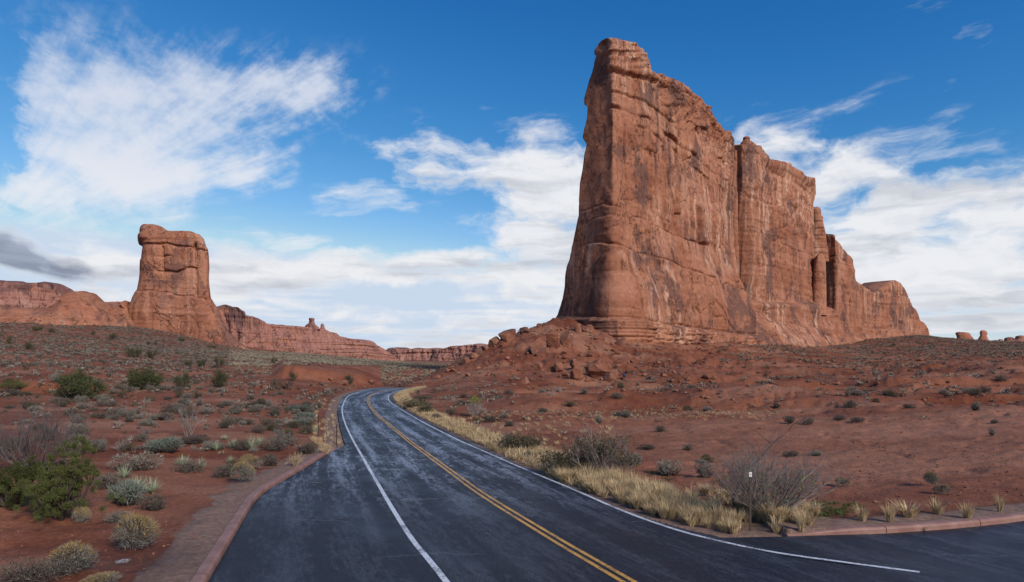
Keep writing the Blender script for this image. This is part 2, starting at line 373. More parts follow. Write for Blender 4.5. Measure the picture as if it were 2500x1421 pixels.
# ------------------------------------------------------------------ road surface (height depends on the distance ahead)
_T = [(1421, 12.06), (1310, 15.6), (1205, 21.7), (1140, 28.6), (1080, 40.0), (1040, 51.0), (1010, 63.0), (985, 78), (965, 95), (955, 109), (945, 127), (940, 139), (936, 150)]
_Yd = np.linspace(-30, 190, 1101)
_zt = np.interp(_Yd, [-30, 0] + [t[1] for t in _T] + [190], [0.53, 0.53] + [CZ - (t[0] - HY) / F * t[1] for t in _T] + [CZ - (936 - HY) / F * 150 - .8])
_k = np.hanning(41); _k /= _k.sum(); _zs = np.convolve(np.pad(_zt, 20, 'edge'), _k, 'valid')
def zroad(Y): return np.interp(Y, _Yd, _zs)
_Yq = np.linspace(5, 160, 3101); _pq = HY + (CZ - zroad(_Yq)) * F / _Yq
def yroad(py): return np.interp(-np.asarray(py, float), -_pq, _Yq)
def rw(pts):                                        # photo pixels on the carriageway -> X, Y
    p = np.array(pts, float); Y = yroad(p[:, 1]); return np.stack([(p[:, 0] - CXP) / F * Y, Y], 1)
def spline(P, n):
    P = np.asarray(P, float); d = np.r_[0, np.cumsum(np.linalg.norm(np.diff(P, axis=0), axis=1))]
    Q = np.vstack([2 * P[0] - P[1], P, 2 * P[-1] - P[-2]]); out = []
    t = np.linspace(0, d[-1], n); i = np.clip(np.searchsorted(d, t, 'right') - 1, 0, len(P) - 2)
    f = ((t - d[i]) / (d[i + 1] - d[i]))[:, None]
    p0, p1, p2, p3 = Q[i], Q[i + 1], Q[i + 2], Q[i + 3]
    return .5 * (2 * p1 + (p2 - p0) * f + (2 * p0 - 5 * p1 + 4 * p2 - p3) * f**2 + (3 * p1 - p0 - 3 * p2 + p3) * f**3)
def extend(P, d):                                    # lengthen a polyline backwards at its start
    v = P[0] - P[1]; v /= np.linalg.norm(v); return np.vstack([P[0] + v * d, P])
L_line = extend(rw([(1090, 1421), (985, 1285), (900, 1142), (868, 1086), (846, 1042), (836, 1010), (837, 990), (848, 969), (868, 959), (900, 952), (940, 946.8), (1005, 942.6)]), 14)
Y_line = extend(rw([(1535, 1421), (1345, 1310), (1175, 1205), (1085, 1140), (1003, 1080), (950, 1037), (918, 1010), (901, 986), (899, 972), (908, 963), (930, 955.5), (965, 949.5), (1010, 945)]), 14)
R_line = rw([(2245, 1397), (2070, 1374), (1900, 1350), (1770, 1324), (1640, 1290), (1510, 1243), (1400, 1195), (1280, 1145), (1150, 1088), (1050, 1040), (985, 1003), (957, 985), (948, 973), (953, 963), (975, 954), (1012, 947.5)])
# asphalt edges as X for a given Y
EL = rw([(822, 1096), (790, 1114), (745, 1142), (697, 1170), (652, 1197), (621, 1226), (600, 1260), (570, 1312), (541, 1362), (507, 1421)])[::-1]
EL = np.vstack([extend(EL, 16), rw([(843, 1087), (832, 1050), (824, 1010), (825, 990), (836, 970), (855, 959.5), (890, 951), (935, 945.4), (1000, 941.5)])])
ER = rw([(1750, 1309), (1676, 1293), (1587, 1268), (1498, 1237), (1380, 1188), (1290, 1146), (1150, 1080), (1060, 1038), (1000, 1006), (966, 985), (957, 971), (964, 961), (990, 952), (1016, 946)])
ER = np.vstack([[(30, -6), (30, 11.2), (16, 11.9), (10.6, 12.45)], rw([(2080, 1381), (1900, 1356), (1800, 1333)]), ER])
def xat(E, Y):
    o = np.argsort(E[:, 1]); return np.interp(Y, E[o, 1], E[o, 0])
Ymax = min(EL[:, 1].max(), ER[:, 1].max())
rows = np.concatenate([np.linspace(-4, 12, 40), np.geomspace(12.02, 60, 300), np.linspace(60.2, Ymax, 260)])
nc = 40
xl, xr = xat(EL, rows), xat(ER, rows)
fr_ = np.linspace(0, 1, nc)
RX = xl[:, None] + (xr - xl)[:, None] * fr_[None, :]; RY = np.repeat(rows[:, None], nc, 1)
_yl = spline(Y_line, 600); _al = np.r_[0, np.cumsum(np.linalg.norm(np.diff(_yl, axis=0), axis=1))]
def road_uv(X, Y):
    o = np.argsort(_yl[:, 1]); xc = np.interp(Y, _yl[o, 1], _yl[o, 0]); a = np.interp(Y, _yl[o, 1], _al[o]) - 14
    return np.stack([(X - xc) * .93, a], -1)
def grid_faces(nr, ncol, wrap=False):
    i = np.arange(nr - 1)[:, None]; j = np.arange(ncol if wrap else ncol - 1)[None, :]; k = (j + 1) % ncol
    return np.stack([i * ncol + j, i * ncol + k, (i + 1) * ncol + k, (i + 1) * ncol + j], -1).reshape(-1, 4)
V = np.stack([RX, RY, zroad(RY)], -1).reshape(-1, 3)
road = tag(world_obj('road', V, grid_faces(len(rows), nc), [M_asph], uv=road_uv(V[:, 0], V[:, 1]), origin=(0, 20, 0)), kind='structure')
KR = rw([(1922, 1309), (2000, 1306.5), (2080, 1304.5), (2160, 1302), (2250, 1296), (2330, 1290), (2440, 1279), (2500, 1271), (2620, 1256), (2800, 1235), (3100, 1205)])
apt = np.vstack([rw([(1690, 1299), (1750, 1311), (1824, 1311)]), KR]); apt = spline(apt, 160)
apb = np.stack([apt[:, 0], np.minimum(apt[:, 1] - .05, np.interp(apt[:, 0], [4.2, 6, 9, 12, 40], [15.6, 14.0, 12.2, 11.4, 8.0]))], 1)
gt = np.linspace(0, 1, 14)[:, None, None]
AV = apt[None] * (1 - gt) + apb[None] * gt
AV = np.concatenate([AV, (zroad(AV[..., 1]) - .005)[..., None]], -1).reshape(-1, 3)
tag(world_obj('side_road', AV, grid_faces(14, 160)[:, ::-1], [M_asph], uv=road_uv(AV[:, 0], AV[:, 1])), kind='structure')
def ribbon(path, off, width, n, lift, a0=0, a1=None):
    p = spline(path, n); t = np.gradient(p, axis=0); t /= np.linalg.norm(t, axis=1)[:, None]; nn = np.stack([t[:, 1], -t[:, 0]], 1)
    wob = 1 + .05 * perlin(np.arange(n) * .31, 3.3, 1.7)
    a = p + nn * (off - width / 2 * wob)[:, None]; b = p + nn * (off + width / 2 * wob)[:, None]
    v = np.stack([a, b], 1).reshape(-1, 2); return np.c_[v, zroad(v[:, 1]) + lift], grid_faces(n, 2)
for nm, path, off, w, mm in (('edge_line', L_line, 0, .135, M_white), ('edge_line', R_line, 0, .125, M_white),
                             ('centre_line', Y_line, -.11, .11, M_yellow), ('centre_line', Y_line, .11, .11, M_yellow)):
    v, f = ribbon(path, off, w, 500, .006); world_obj(nm, v, f, [mm], parent=road)

# ------------------------------------------------------------------ terrain: one sheet round the camera, out to the horizon
ctl = []   # (px, py, Y)
for px, lst in {
    -250: [(1421, 12), (1200, 19), (1050, 40), (970, 66), (900, 105), (850, 200), (795, 330)],
    0: [(1421, 12), (1200, 19), (1050, 39), (970, 66), (900, 105), (850, 200), (798, 330), (788, 390)],
    150: [(1421, 12), (1300, 15.5), (1050, 40), (975, 70), (900, 120), (850, 215), (806, 340), (795, 390)],
    300: [(1421, 12), (1200, 20), (1050, 41), (970, 72), (900, 130), (850, 230), (806, 380), (795, 440)],
    450: [(1300, 16), (1150, 25.5), (1050, 42), (970, 74), (905, 130), (860, 250), (826, 420), (815, 470)],
    600: [(1150, 25.8), (1050, 42), (985, 69), (940, 105), (885, 240), (862, 400), (852, 480)],
    740: [(1050, 45), (985, 70), (950, 100), (900, 190), (880, 320), (864, 480)],
    860: [(940, 126), (915, 160), (892, 260), (880, 420), (876, 600)],
    1000: [(930, 150), (915, 185), (900, 270), (888, 500), (884, 900)],
    1060: [(908, 220), (895, 330), (888, 500), (886, 900)],
    1040: [(950, 118), (922, 138)],
    1100: [(1000, 70), (950, 108), (920, 130), (892, 150)],
    1200: [(1040, 52), (985, 76), (940, 110), (900, 135), (842, 168)],
    1300: [(1100, 36), (1020, 58), (960, 92), (925, 116), (880, 143), (796, 190)],
    1400: [(1120, 33), (1020, 58), (960, 92), (930, 116), (880, 142), (830, 165), (777, 188)],
    1520: [(1160, 28), (1040, 52), (960, 92), (932, 118), (880, 148), (830, 180), (788, 200)],
    1650: [(1200, 24), (1100, 36), (1010, 60), (950, 98), (915, 128), (880, 158), (845, 195), (808, 232)],
    1850: [(1270, 18), (1100, 35), (1010, 58), (950, 94), (910, 130), (870, 190), (838, 275)],
    2050: [(1255, 18.5), (1100, 34), (1000, 58), (950, 88), (905, 140), (870, 220), (842, 345)],
    2250: [(1240, 19), (1100, 33), (1000, 55), (950, 80), (905, 130), (870, 210), (846, 330), (818, 455)],
    2400: [(1230, 19), (1100, 32), (1000, 53), (940, 80), (900, 130), (860, 240), (838, 420)],
    2500: [(1225, 19), (1100, 31), (1000, 52), (950, 72), (900, 120), (858, 230), (837, 420)],
    2800: [(1180, 22), (1000, 50), (900, 110), (850, 260), (835, 420)]}.items():
    for py, Y in lst: ctl.append(((px - CXP) / F * Y, Y, CZ + (HY - py) / F * Y))
ctl += [(-12, 290, -2.), (0, 330, -2.), (8, 260, 2), (18, 240, 10), (60, 330, 10), (-18, 215, -2.5), (-2, 225, 1.0), (-26, 170, -2.2)]
for a in np.radians([-62, -45, -30, -15, 0, 15, 30, 45, 62]):
    for r, z in ((4.5, .25), (8, .18), (1500, -6), (3500, -8), (7000, -8)):
        if r < 10 or True: ctl.append((r * sin(a), r * cos(a), z))
for a in np.radians([-62, -50]): ctl += [(r * sin(a), r * cos(a), z) for r, z in ((30, .2), (100, 3), (300, 22))]
for a in np.radians([62, 50]): ctl += [(r * sin(a), r * cos(a), z) for r, z in ((30, -.3), (100, 1), (300, 8))]
ctl = np.array(ctl)
ACL = radians(64)
def warpc(X, Y):
    a = np.clip(np.arctan2(X, Y), -ACL, ACL); r = np.maximum(np.hypot(X, Y), 4.0)
    return a * 2.2, np.log(r)
ca, cl = warpc(ctl[:, 0], ctl[:, 1]); n_ = len(ctl)
def kern(d2): return .5 * d2 * np.log(d2 + 1e-9)
A = np.zeros((n_ + 3, n_ + 3)); A[:n_, :n_] = kern((ca[:, None] - ca) ** 2 + (cl[:, None] - cl) ** 2) + np.eye(n_) * .004
A[:n_, n_:] = np.c_[np.ones(n_), ca, cl]; A[n_:, :n_] = A[:n_, n_:].T
tw = np.linalg.solve(A, np.r_[ctl[:, 2], 0, 0, 0])
def tps(X, Y):
    a, l = warpc(X, Y); sh = a.shape; a = a.ravel(); l = l.ravel(); out = np.empty(len(a))
    for s in range(0, len(a), 40000):
        e = slice(s, s + 40000)
        out[e] = kern((a[e, None] - ca) ** 2 + (l[e, None] - cl) ** 2) @ tw[:n_] + tw[n_] + tw[n_ + 1] * a[e] + tw[n_ + 2] * l[e]
    return out.reshape(sh)
fa = np.radians(np.arange(-46, 46.01, .115)); ba = np.radians(np.r_[np.arange(-180, -46.5, 3.0)]); bb = np.radians(np.arange(48, 180, 3.0))
ANG = np.concatenate([ba, fa, bb]); nA = len(ANG)
RAD = [3.0]
while RAD[-1] < 9000:
    r = RAD[-1]; RAD.append(r * (1.02 if r < 9 else 1.0095 if r < 60 else 1.0085 if r < 260 else 1.013 if r < 600 else 1.04))
RAD = np.array(RAD); nR = len(RAD)
GX = RAD[:, None] * np.sin(ANG)[None]; GY = RAD[:, None] * np.cos(ANG)[None]
ri = np.unique(np.r_[np.arange(0, nR, 4), nR - 1]); ai = np.unique(np.r_[np.arange(0, nA, 5), nA - 1])   # the swell is smooth: solve it on every few lines
gc_ = tps(GX[np.ix_(ri, ai)], GY[np.ix_(ri, ai)]); lr = np.log(RAD)
gc_ = np.stack([np.interp(lr, lr[ri], gc_[:, k]) for k in range(len(ai))], 1); GZ = np.stack([np.interp(ANG, ANG[ai], gc_[k]) for k in range(nR)], 0)
# back half of the sheet: level ground
# asphalt outline for the bed under the road
polyr = np.vstack([np.c_[xl, rows][::6], np.c_[xr, rows][::-1][::6]])
polya = np.vstack([apt[::4], apb[::-1][::4]])
def inside(poly, X, Y):
    r = np.zeros(X.shape, bool); P, Q = poly, np.roll(poly, -1, 0)
    for (x1, y1), (x2, y2) in zip(P, Q):
        c = (y1 > Y) != (y2 > Y)
        if c.any(): r ^= c & (X < (x2 - x1) * (Y - y1) / (y2 - y1 + 1e-12) + x1)
    return r
def dist(poly, X, Y):
    d = np.full(X.shape, 1e9); P, Q = poly, np.roll(poly, -1, 0)
    for p, q in zip(P, Q):
        v = q - p; t = np.clip(((X - p[0]) * v[0] + (Y - p[1]) * v[1]) / (v @ v + 1e-9), 0, 1)
        d = np.minimum(d, (X - p[0] - t * v[0]) ** 2 + (Y - p[1] - t * v[1]) ** 2)
    return np.sqrt(d)
nr_ = np.searchsorted(RAD, 175.0)
sel = np.zeros(GX.shape, bool); sel[:nr_] = True; sel &= (GY > -6)
sx, sy = GX[sel], GY[sel]
ins = inside(polyr, sx, sy) | inside(polya, sx, sy)
dd = np.minimum(dist(polyr, sx, sy), dist(polya, sx, sy)); dd = np.where(ins, -dd, dd)
D = np.full(GX.shape, 60.0); D[sel] = dd
D[(GY <= -6)] = 30.0
PXg = np.where(GY > 1, CXP + F * GX / np.maximum(GY, 1), np.where(GX > 0, 9999, -9999))
# relief: swells, gullies, hummocks
rough = fbm(GX * .035, GY * .035, 1.0, 4) * .9 + fbm(GX * .16, GY * .16, 5.0, 3) * .28
gul = 1 - np.abs(fbm(GX * .02, GY * .045, 9.0, 3)) * 2.2
dfar = sstep(RAD, 22, 120)[:, None] * (1 - sstep(RAD, 700, 2000)[:, None] * .6)
GZ = GZ + rough * dfar * 1.0 + .09 * fbm(GX * .55, GY * .8, 2.0, 4) * sstep(RAD, 5, 14)[:, None] - .10 * sstep(1 - np.abs(fbm(GX * .10, GY * .16, 6.0, 3)) * 3, .7, 1.) * sstep(RAD, 14, 24)[:, None]
GZ -= sstep(gul, .78, .98) * 1.1 * sstep(RAD, 55, 90)[:, None] * (1 - sstep(RAD, 180, 300)[:, None]) * sstep(PXg, 1150, 1500)
GZ += sstep(GY, 52, 75) * (1 - sstep(GY, 150, 200)) * sstep(PXg, 1100, 1350) * (1.5 * fbm(GX * .045, GY * .075, 21., 3) + .5 * np.abs(fbm(GX * .12, GY * .2, 25., 2)))
tb = sstep(GY, 50, 64) * (1 - sstep(GY, 150, 190)) * sstep(PXg, 1150, 1350)
GZ += tb * .9 * (terr(fbm(GX * .022, GY * .06, 14., 3) + .2 * fbm(GX * .15, GY * .15, 2., 2), 2.6, .12))
tal = sstep(PXg, 1020, 1200) * (1 - sstep(PXg, 1750, 1950)) * sstep(GY, 118, 140) * (1 - sstep(GY, 215, 260))
GZ += tal * (np.abs(fbm(GX * .22, GY * .22, 3.0, 4)) * 1.1 + terr(fbm(GX * .11, GY * .11, 8., 2), 3) * .7 - .3)
# red cut bank beyond the bend, and low banks left of it
bw = sstep(PXg, 655, 700) * (1 - sstep(PXg, 860, 960)); wig = 3.0 * perlin(GX * .12, 3.0, 0.5) + .9 * perlin(GX * .6, 1.0, 4.)
GZ += bw * (2.7 * sstep(GY + wig, 122, 127.5) * (1 - .8 * sstep(GY, 150, 260)))
bw2 = sstep(PXg, -60, 60) * (1 - sstep(PXg, 200, 330)); GZ += bw2 * (1.3 * sstep(GY + wig, 78, 81) - 1.3 * sstep(GY, 90, 140))
# ease into the roadside
zr_ = zroad(np.clip(GY, -30, 190))
side = np.where((GX < xat(EL, np.clip(GY, -4, 150))) & (GY < 36), .11, -.035)
near = np.where(GX > xat(ER, np.clip(GY, -4, 150)), np.where((GX > 7.1) & (GY < 30), .13, -.03), side)
wb = 1 - sstep(D, .6, 7.0)
GZ = GZ * (1 - wb) + (zr_ + near) * wb
GZ = np.where(D < 0.05, zr_ - .14, GZ)
GZ = GZ + (D > .4) * .02 * fbm(GX * 2.3, GY * 2.3, 7.0, 3) * (1 - sstep(RAD, 60, 90)[:, None])
gravel = (1 - sstep(D + .35 * fbm(GX * .8, GY * .8, 4., 2), .95, 1.7)) * np.where((GX < 0) & (GY < 40), 1, 0) + (1 - sstep(D, .9, 1.6)) * np.where((GX < 0) & (GY < 40), 0, .85)
litter = (1 - sstep(D, 1.5, 3.4)) * sstep(D, .4, .8) * .75 * ((GX > xat(ER, np.clip(GY, -4, 150))) & (GX < 9)) * (D < 10)
puddle = np.exp(-(((GX + 8.4) / .55) ** 2 + ((GY - 13.2) / .35) ** 2))
wet = np.clip(np.exp(-(((GX + 8.0) / 1.6) ** 2 + ((GY - 13.0) / 1.3) ** 2)) * .8, 0, 1)
bare_ = sstep(GX, 4, 12) * sstep(GY, 20, 27) * (1 - sstep(GY + 4 * fbm(GX * .05, GY * .05, 3.), 46, 58)) * (.6 + .4 * sstep(fbm(GX * .04, GY * .1, 6.), -.3, .2))
TV = np.stack([GX, GY, GZ], -1).reshape(-1, 3)
TF = grid_faces(nR, nA, True)
cidx = len(TV); TV = np.vstack([TV, [0, 0, GZ[0].mean()]])
capf = np.stack([np.full(nA, cidx), (np.arange(nA) + 1) % nA, np.arange(nA)], -1)
z1 = lambda a: np.r_[a.ravel(), 0]
ground = tag(link('ground', mesh_np('ground', TV, [TF[:, ::-1], capf[:, ::-1]], [M_soil], attrs={'gravel': z1(gravel), 'litter': z1(litter), 'wet': z1(wet), 'bare': z1(bare_)})), kind='structure')

def gz(X, Y):                                       # ground height (bilinear on the sheet)
    X = np.asarray(X, float); Y = np.asarray(Y, float)
    a = np.arctan2(X, Y); r = np.clip(np.hypot(X, Y), RAD[0], RAD[-2])
    i = np.clip(np.searchsorted(RAD, r, 'right') - 1, 0, nR - 2); j = np.clip(np.searchsorted(ANG, a, 'right') - 1, 0, nA - 2)
    fi = (r - RAD[i]) / (RAD[i + 1] - RAD[i]); fj = np.clip((a - ANG[j]) / (ANG[j + 1] - ANG[j]), 0, 1)
    return (GZ[i, j] * (1 - fi) * (1 - fj) + GZ[i + 1, j] * fi * (1 - fj) + GZ[i, j + 1] * (1 - fi) * fj + GZ[i + 1, j + 1] * fi * fj)
_ys = np.geomspace(9, 900, 1600)
def hit(px, py):                                    # where the sight line to a photo point meets the ground
    x = (px - CXP) / F * _ys; z = CZ + (HY - py) / F * _ys
    below = z < gz(x, _ys); k = int(np.argmax(below)) if below.any() else len(_ys) - 1
    Y = _ys[k]; X = (px - CXP) / F * Y; return float(X), float(Y), float(gz(X, Y))
def hits(px, py):
    px = np.asarray(px, float); py = np.asarray(py, float); ys = _ys[::2]; out = []
    for s0 in range(0, len(px), 250):
        a, b = px[s0:s0 + 250, None], py[s0:s0 + 250, None]; x = (a - CXP) / F * ys[None]; z = CZ + (HY - b) / F * ys[None]
        bl = z < gz(x, np.broadcast_to(ys[None], x.shape)); k = np.where(bl.any(1), bl.argmax(1), len(ys) - 1); Y = ys[k]; X = (a[:, 0] - CXP) / F * Y
        out.append(np.stack([X, Y, gz(X, Y)], 1))
    return np.vstack(out)
def dasph(X, Y):
    X = np.asarray(X, float); Y = np.asarray(Y, float)
    a = np.arctan2(X, Y); r = np.clip(np.hypot(X, Y), RAD[0], RAD[-2])
    i = np.clip(np.searchsorted(RAD, r) - 1, 0, nR - 2); j = np.clip(np.searchsorted(ANG, a) - 1, 0, nA - 2); return D[i, j]

# ------------------------------------------------------------------ kerbs: cast lengths laid end to end
def kerb(name, path, label, joints, side, taper0=True, taper1=False):
    p = spline(path, 200); L = np.r_[0, np.cumsum(np.linalg.norm(np.diff(p, axis=0), axis=1))]
    root = tag(empty(name, (p[0][0], p[0][1], float(zroad(p[0][1])))), label, 'kerb')
    prof = [(0.0, -.12), (0.0, .10), (.02, .145), (.05, .165), (.23, .165), (.27, .14), (.28, -.12)]
    js = [0] + list(joints) + [L[-1]]
    for a, b in zip(js[:-1], js[1:]):
        n = max(6, int((b - a) / .18)); s = np.linspace(a + .011, b - .011, n)
        q = np.stack([np.interp(s, L, p[:, 0]), np.interp(s, L, p[:, 1])], 1)
        t = np.gradient(q, axis=0); t /= np.linalg.norm(t, axis=1)[:, None]; nn = np.stack([t[:, 1], -t[:, 0]], 1) * side
        rows_ = []
        for k in range(n):
            h = 1.0
            if taper0: h = min(h, .25 + .75 * sstep(s[k], 0, 2.2))
            if taper1: h = min(h, .22 + .78 * sstep(L[-1] - s[k], 0, 2.2))
            zr0 = float(zroad(q[k][1]))
            rows_.append([(q[k][0] + nn[k][0] * u, q[k][1] + nn[k][1] * u, zr0 + (v * h if v > 0 else v)) for u, v in prof])
        Vk = np.array(rows_).reshape(-1, 3); m = len(prof); f = grid_faces(n, m, True)
        caps = [np.arange(m)[::-1][None], (np.arange(m) + (n - 1) * m)[None]]
        o = world_obj('kerb_length', Vk, [f if side > 0 else f[:, ::-1]] + caps, [M_kerb], parent=root, smooth=False)
    return root
kpath = np.vstack([EL[0] * .55 + EL[1] * .45, EL[1:11]])
Lk = np.linalg.norm(np.diff(spline(kpath, 200), axis=0), axis=1).sum()
kerb('kerb', kpath, 'long curved red concrete kerb along the left pull-off', list(np.arange(2.6, Lk - 1.5, 3.05)), -1, False, True)
Lk = np.linalg.norm(np.diff(spline(KR, 200), axis=0), axis=1).sum()
kerb('kerb', KR, 'low red concrete kerb at the right beside the side road', [2.75, 5.95] + list(np.arange(9.1, Lk - 1, 3.1)), -1, True, False)

# ------------------------------------------------------------------ rock masses
def interp_y(poly, px):                              # straight in space between given (px, Y) points
    p = np.array(poly, float); return 1.0 / np.interp(px, p[:, 0], 1.0 / p[:, 1])
def line_feat(px, py, pts, step=0., crack=0., w=3.0, span=None, above=False):
    """a bedding line in the face: below (or above) it the rock stands out by step; a crack runs along it"""
    p = np.array(pts, float); yl = np.interp(px, p[:, 0], p[:, 1]) + 2.5 * perlin(px * .06, 1.3, 7.7) + 1.2 * perlin(px * .25, 4.3, 2.7)
    m = sstep(px, p[0, 0] - 14, p[0, 0] + 4) * (1 - sstep(px, p[-1, 0] - 4, p[-1, 0] + 14))
    d = py - yl; r = 0
    if step: r = r + step * (sstep(-d, -w, w) if above else sstep(d, -w, w)) * m * (np.exp(-np.abs(d) / span) if span else 1)
    if crack: r = r - crack * np.exp(-(d / w) ** 2) * m * (.6 + .6 * np.clip(perlin(px * .05, 9.1, 3.3) + .5, 0, 1))
    return r
def vert_feat(px, py, pts, step=0., crack=0., w=2.5, fade=40.):
    """a vertical joint: right of it the rock stands out by step, dying away to the right over fade pixels"""
    p = np.array(pts, float); xl_ = np.interp(py, p[:, 1], p[:, 0]) + 1.5 * perlin(py * .07, 5.5, .7)
    m = sstep(py, p[0, 1] - 8, p[0, 1] + 4) * (1 - sstep(py, p[-1, 1] - 4, p[-1, 1] + 8)); d = px - xl_; r = 0
    if step: r = r + step * sstep(d, -w * .5, w * .5) * np.exp(-np.maximum(d, 0) / fade) * m
    if crack: r = r - crack * np.exp(-(d / w) ** 2) * m
    return r
def rock_noise(X, Y, Z, s=1.0, flute=.7, strata=.35, lump=.6, spall=.5, seed=0.):
    k = 1.0 / s
    wz = Z + 2.0 * s * perlin(X * .03 * k, Y * .03 * k, seed)
    r = flute * fbm(X * .10 * k, Y * .10 * k, Z * .014 * k + seed, 3)
    r = r + strata * fbm(X * .008 * k, Y * .008 * k, wz * .33 * k + seed * 3, 4, .6)
    r = r + lump * fbm(X * .055 * k + seed, Y * .055 * k, Z * .05 * k, 4)
    sp = fbm(X * .07 * k + 9 + seed, Y * .07 * k, Z * .045 * k + 5, 3)
    r = r + spall * terr(sp, 3.2, .10)
    a = (X * .66 + Y * .75) * k; zz = Z * k
    wa = 1.6 * perlin(X * .09 * k, Y * .09 * k, zz * .09 + seed); wb2 = 1.6 * perlin(X * .09 * k + 40, Y * .09 * k, zz * .09)
    for q, (su, sv, amp) in enumerate(((11., 19., .85), (4.5, 7.5, .26))):
        idv, ed = cells((a + wa) / su, (zz + wb2) / sv, int(seed * 7) + 13 * q)
        msk = sstep(perlin(X * .03 * k + 5 * q, Y * .03 * k, zz * .03 + seed), -.25, .2)
        r = r + amp * spall * msk * ((idv - .5) * 1.3 - .55 * np.exp(-(ed / .035) ** 2))
    return r
def wall_rock(name, label, front, top, zbase, thick, material, npx=1.0, nz=200, feat=None, nz_args=None, left=None, nend=14, zlift=0.0, cap=1.5, batter=.03, endnorm=True, group=None, cat='rock formation', tail=None, topn=1.0):
    """a fin of rock: front = (px, Y) line, top = (px, py) skyline, thick = metres or function of py; left = optional [(py, px)] silhouette of the left end"""
    p0, p1 = front[0][0], front[-1][0]
    px = np.linspace(p0, p1, max(8, int((p1 - p0) / npx)))
    Y = interp_y(front, px); X = (px - CXP) / F * Y
    tp = np.array(top, float); tpy = np.interp(px, tp[:, 0], tp[:, 1]) + topn * (1.2 - 2.4 * np.abs(perlin(px * .035, 2.2, 7.1)) - 1.1 * perlin(px * .15, 6.2, 1.1))
    ztop = CZ + (HY - tpy) / F * Y
    zb = np.full(len(px), float(zbase)) if np.isscalar(zbase) else np.interp(px, [q[0] for q in zbase], [q[1] for q in zbase])
    dirv = np.array([X[-1] - X[0], Y[-1] - Y[0]]); dirv /= np.linalg.norm(dirv); back = np.array([-dirv[1], dirv[0]])
    if back[1] < 0: back = -back
    t = np.linspace(0, 1, nz) ** .95
    Zf = zb[None] + (ztop - zb)[None] * t[:, None]                       # nz, nf
    Th = thick if np.isscalar(thick) else None
    pyl = HY - (Zf[:, 0] - CZ) * F / Y[0]
    if left is not None:
        q = np.array(left, float); lp = np.interp(pyl, q[:, 0], q[:, 1]); u = (lp - CXP) / F
        T0 = (X[0] - u * Y[0]) / (u * back[1] - back[0])                 # depth of the end so that its far edge falls on the silhouette
    else: T0 = np.full(nz, float(thick))
    nf = len(px); nb = max(6, nf // 5); jb = np.linspace(nf - 1, 0, nb).astype(int)
    # loop: front, right end, back, left end
    e = (np.arange(1, nend + 1) / (nend + 1))
    Lx, Ly, Lz, Cx, Cy, S = [], [], [], [], [], []
    tk = T0[:, None] * np.ones(nf)[None]
    if tail is not None: tk = tk * np.interp(px, [q[0] for q in tail], [q[1] for q in tail])[None]
    fx = np.repeat(X[None], nz, 0); fy = np.repeat(Y[None], nz, 0)
    bx = fx + back[0] * tk; by = fy + back[1] * tk
    def seg(a, b, w): return a[:, None] * (1 - w)[None] + b[:, None] * w[None]
    loopx = np.concatenate([fx, seg(fx[:, -1], bx[:, -1], e), bx[:, jb], seg(bx[:, 0], fx[:, 0], e)], 1)
    loopy = np.concatenate([fy, seg(fy[:, -1], by[:, -1], e), by[:, jb], seg(by[:, 0], fy[:, 0], e)], 1)
    loopz = np.concatenate([Zf, np.repeat(Zf[:, -1:], nend, 1), Zf[:, jb], np.repeat(Zf[:, :1], nend, 1)], 1)
    cidx_ = np.concatenate([np.arange(nf), np.full(nend, nf - 1), jb, np.zeros(nend, int)])
    nl = loopx.shape[1]
    # outward normals in plan
    mx, my = loopx[nz // 2], loopy[nz // 2]
    ksm = 4
    tx = sum(np.roll(mx, -k) - np.roll(mx, k) for k in range(1, ksm)); ty = sum(np.roll(my, -k) - np.roll(my, k) for k in range(1, ksm))
    ll = np.hypot(tx, ty) + 1e-9; nx, ny = ty / ll, -tx / ll
    ppx = CXP + F * loopx / loopy; ppy = HY - (loopz - CZ) * F / loopy
    kw = nz_args or {}
    d = rock_noise(loopx, loopy, loopz, **kw)
    tt = np.repeat(t[:, None], nl, 1)
    d = d + batter * (loopz[-1].max() - loopz) * (1 if left is None else 1) 
    if feat is not None:
        ff = feat(ppx, ppy, tt); msk = np.ones(nl); msk[nf:nf + nend + nb] = 0
        if left is None: msk[nf + nend:] = 0
        d = d + ff * msk[None]
    endw = np.ones(nl); endw[nf:nf + nend] = .35; endw[max(0, nf - 12):nf] = np.linspace(1, .5, min(12, nf)); d = d * endw[None]
    if left is not None:                              # the end's skyline already holds its batter
        wgt = np.ones(nl); wgt[nf + nend:] = np.r_[np.full(nb, .4), np.linspace(.15, 1, nend)]
        d = d * wgt[None]
    d = d - (np.clip(tt - .97, 0, 1) / .03) ** 2 * .5
    gx, gy = loopx + nx[None] * d, loopy + ny[None] * d
    V = np.stack([gx, gy, loopz], -1)
    # cap rings
    rings = [V]
    cxm = (fx[-1] + bx[-1])[cidx_] / 2; cym = (fy[-1] + by[-1])[cidx_] / 2; zt = loopz[-1]
    for k, (w, up) in enumerate(((.25, .55), (.6, .9), (1.0, 1.0))):
        rx = gx[-1] * (1 - w) + cxm * w; ry = gy[-1] * (1 - w) + cym * w
        rings.append(np.stack([rx, ry, zt + cap * up + .3 * cap * perlin(rx * .2, ry * .2, 3.0 + k)], -1)[None])
    V = np.concatenate(rings, 0); nrw = V.shape[0]
    o = world_obj(name, V.reshape(-1, 3), grid_faces(nrw, nl, True), [material])
    return tag(o, label, cat, group)

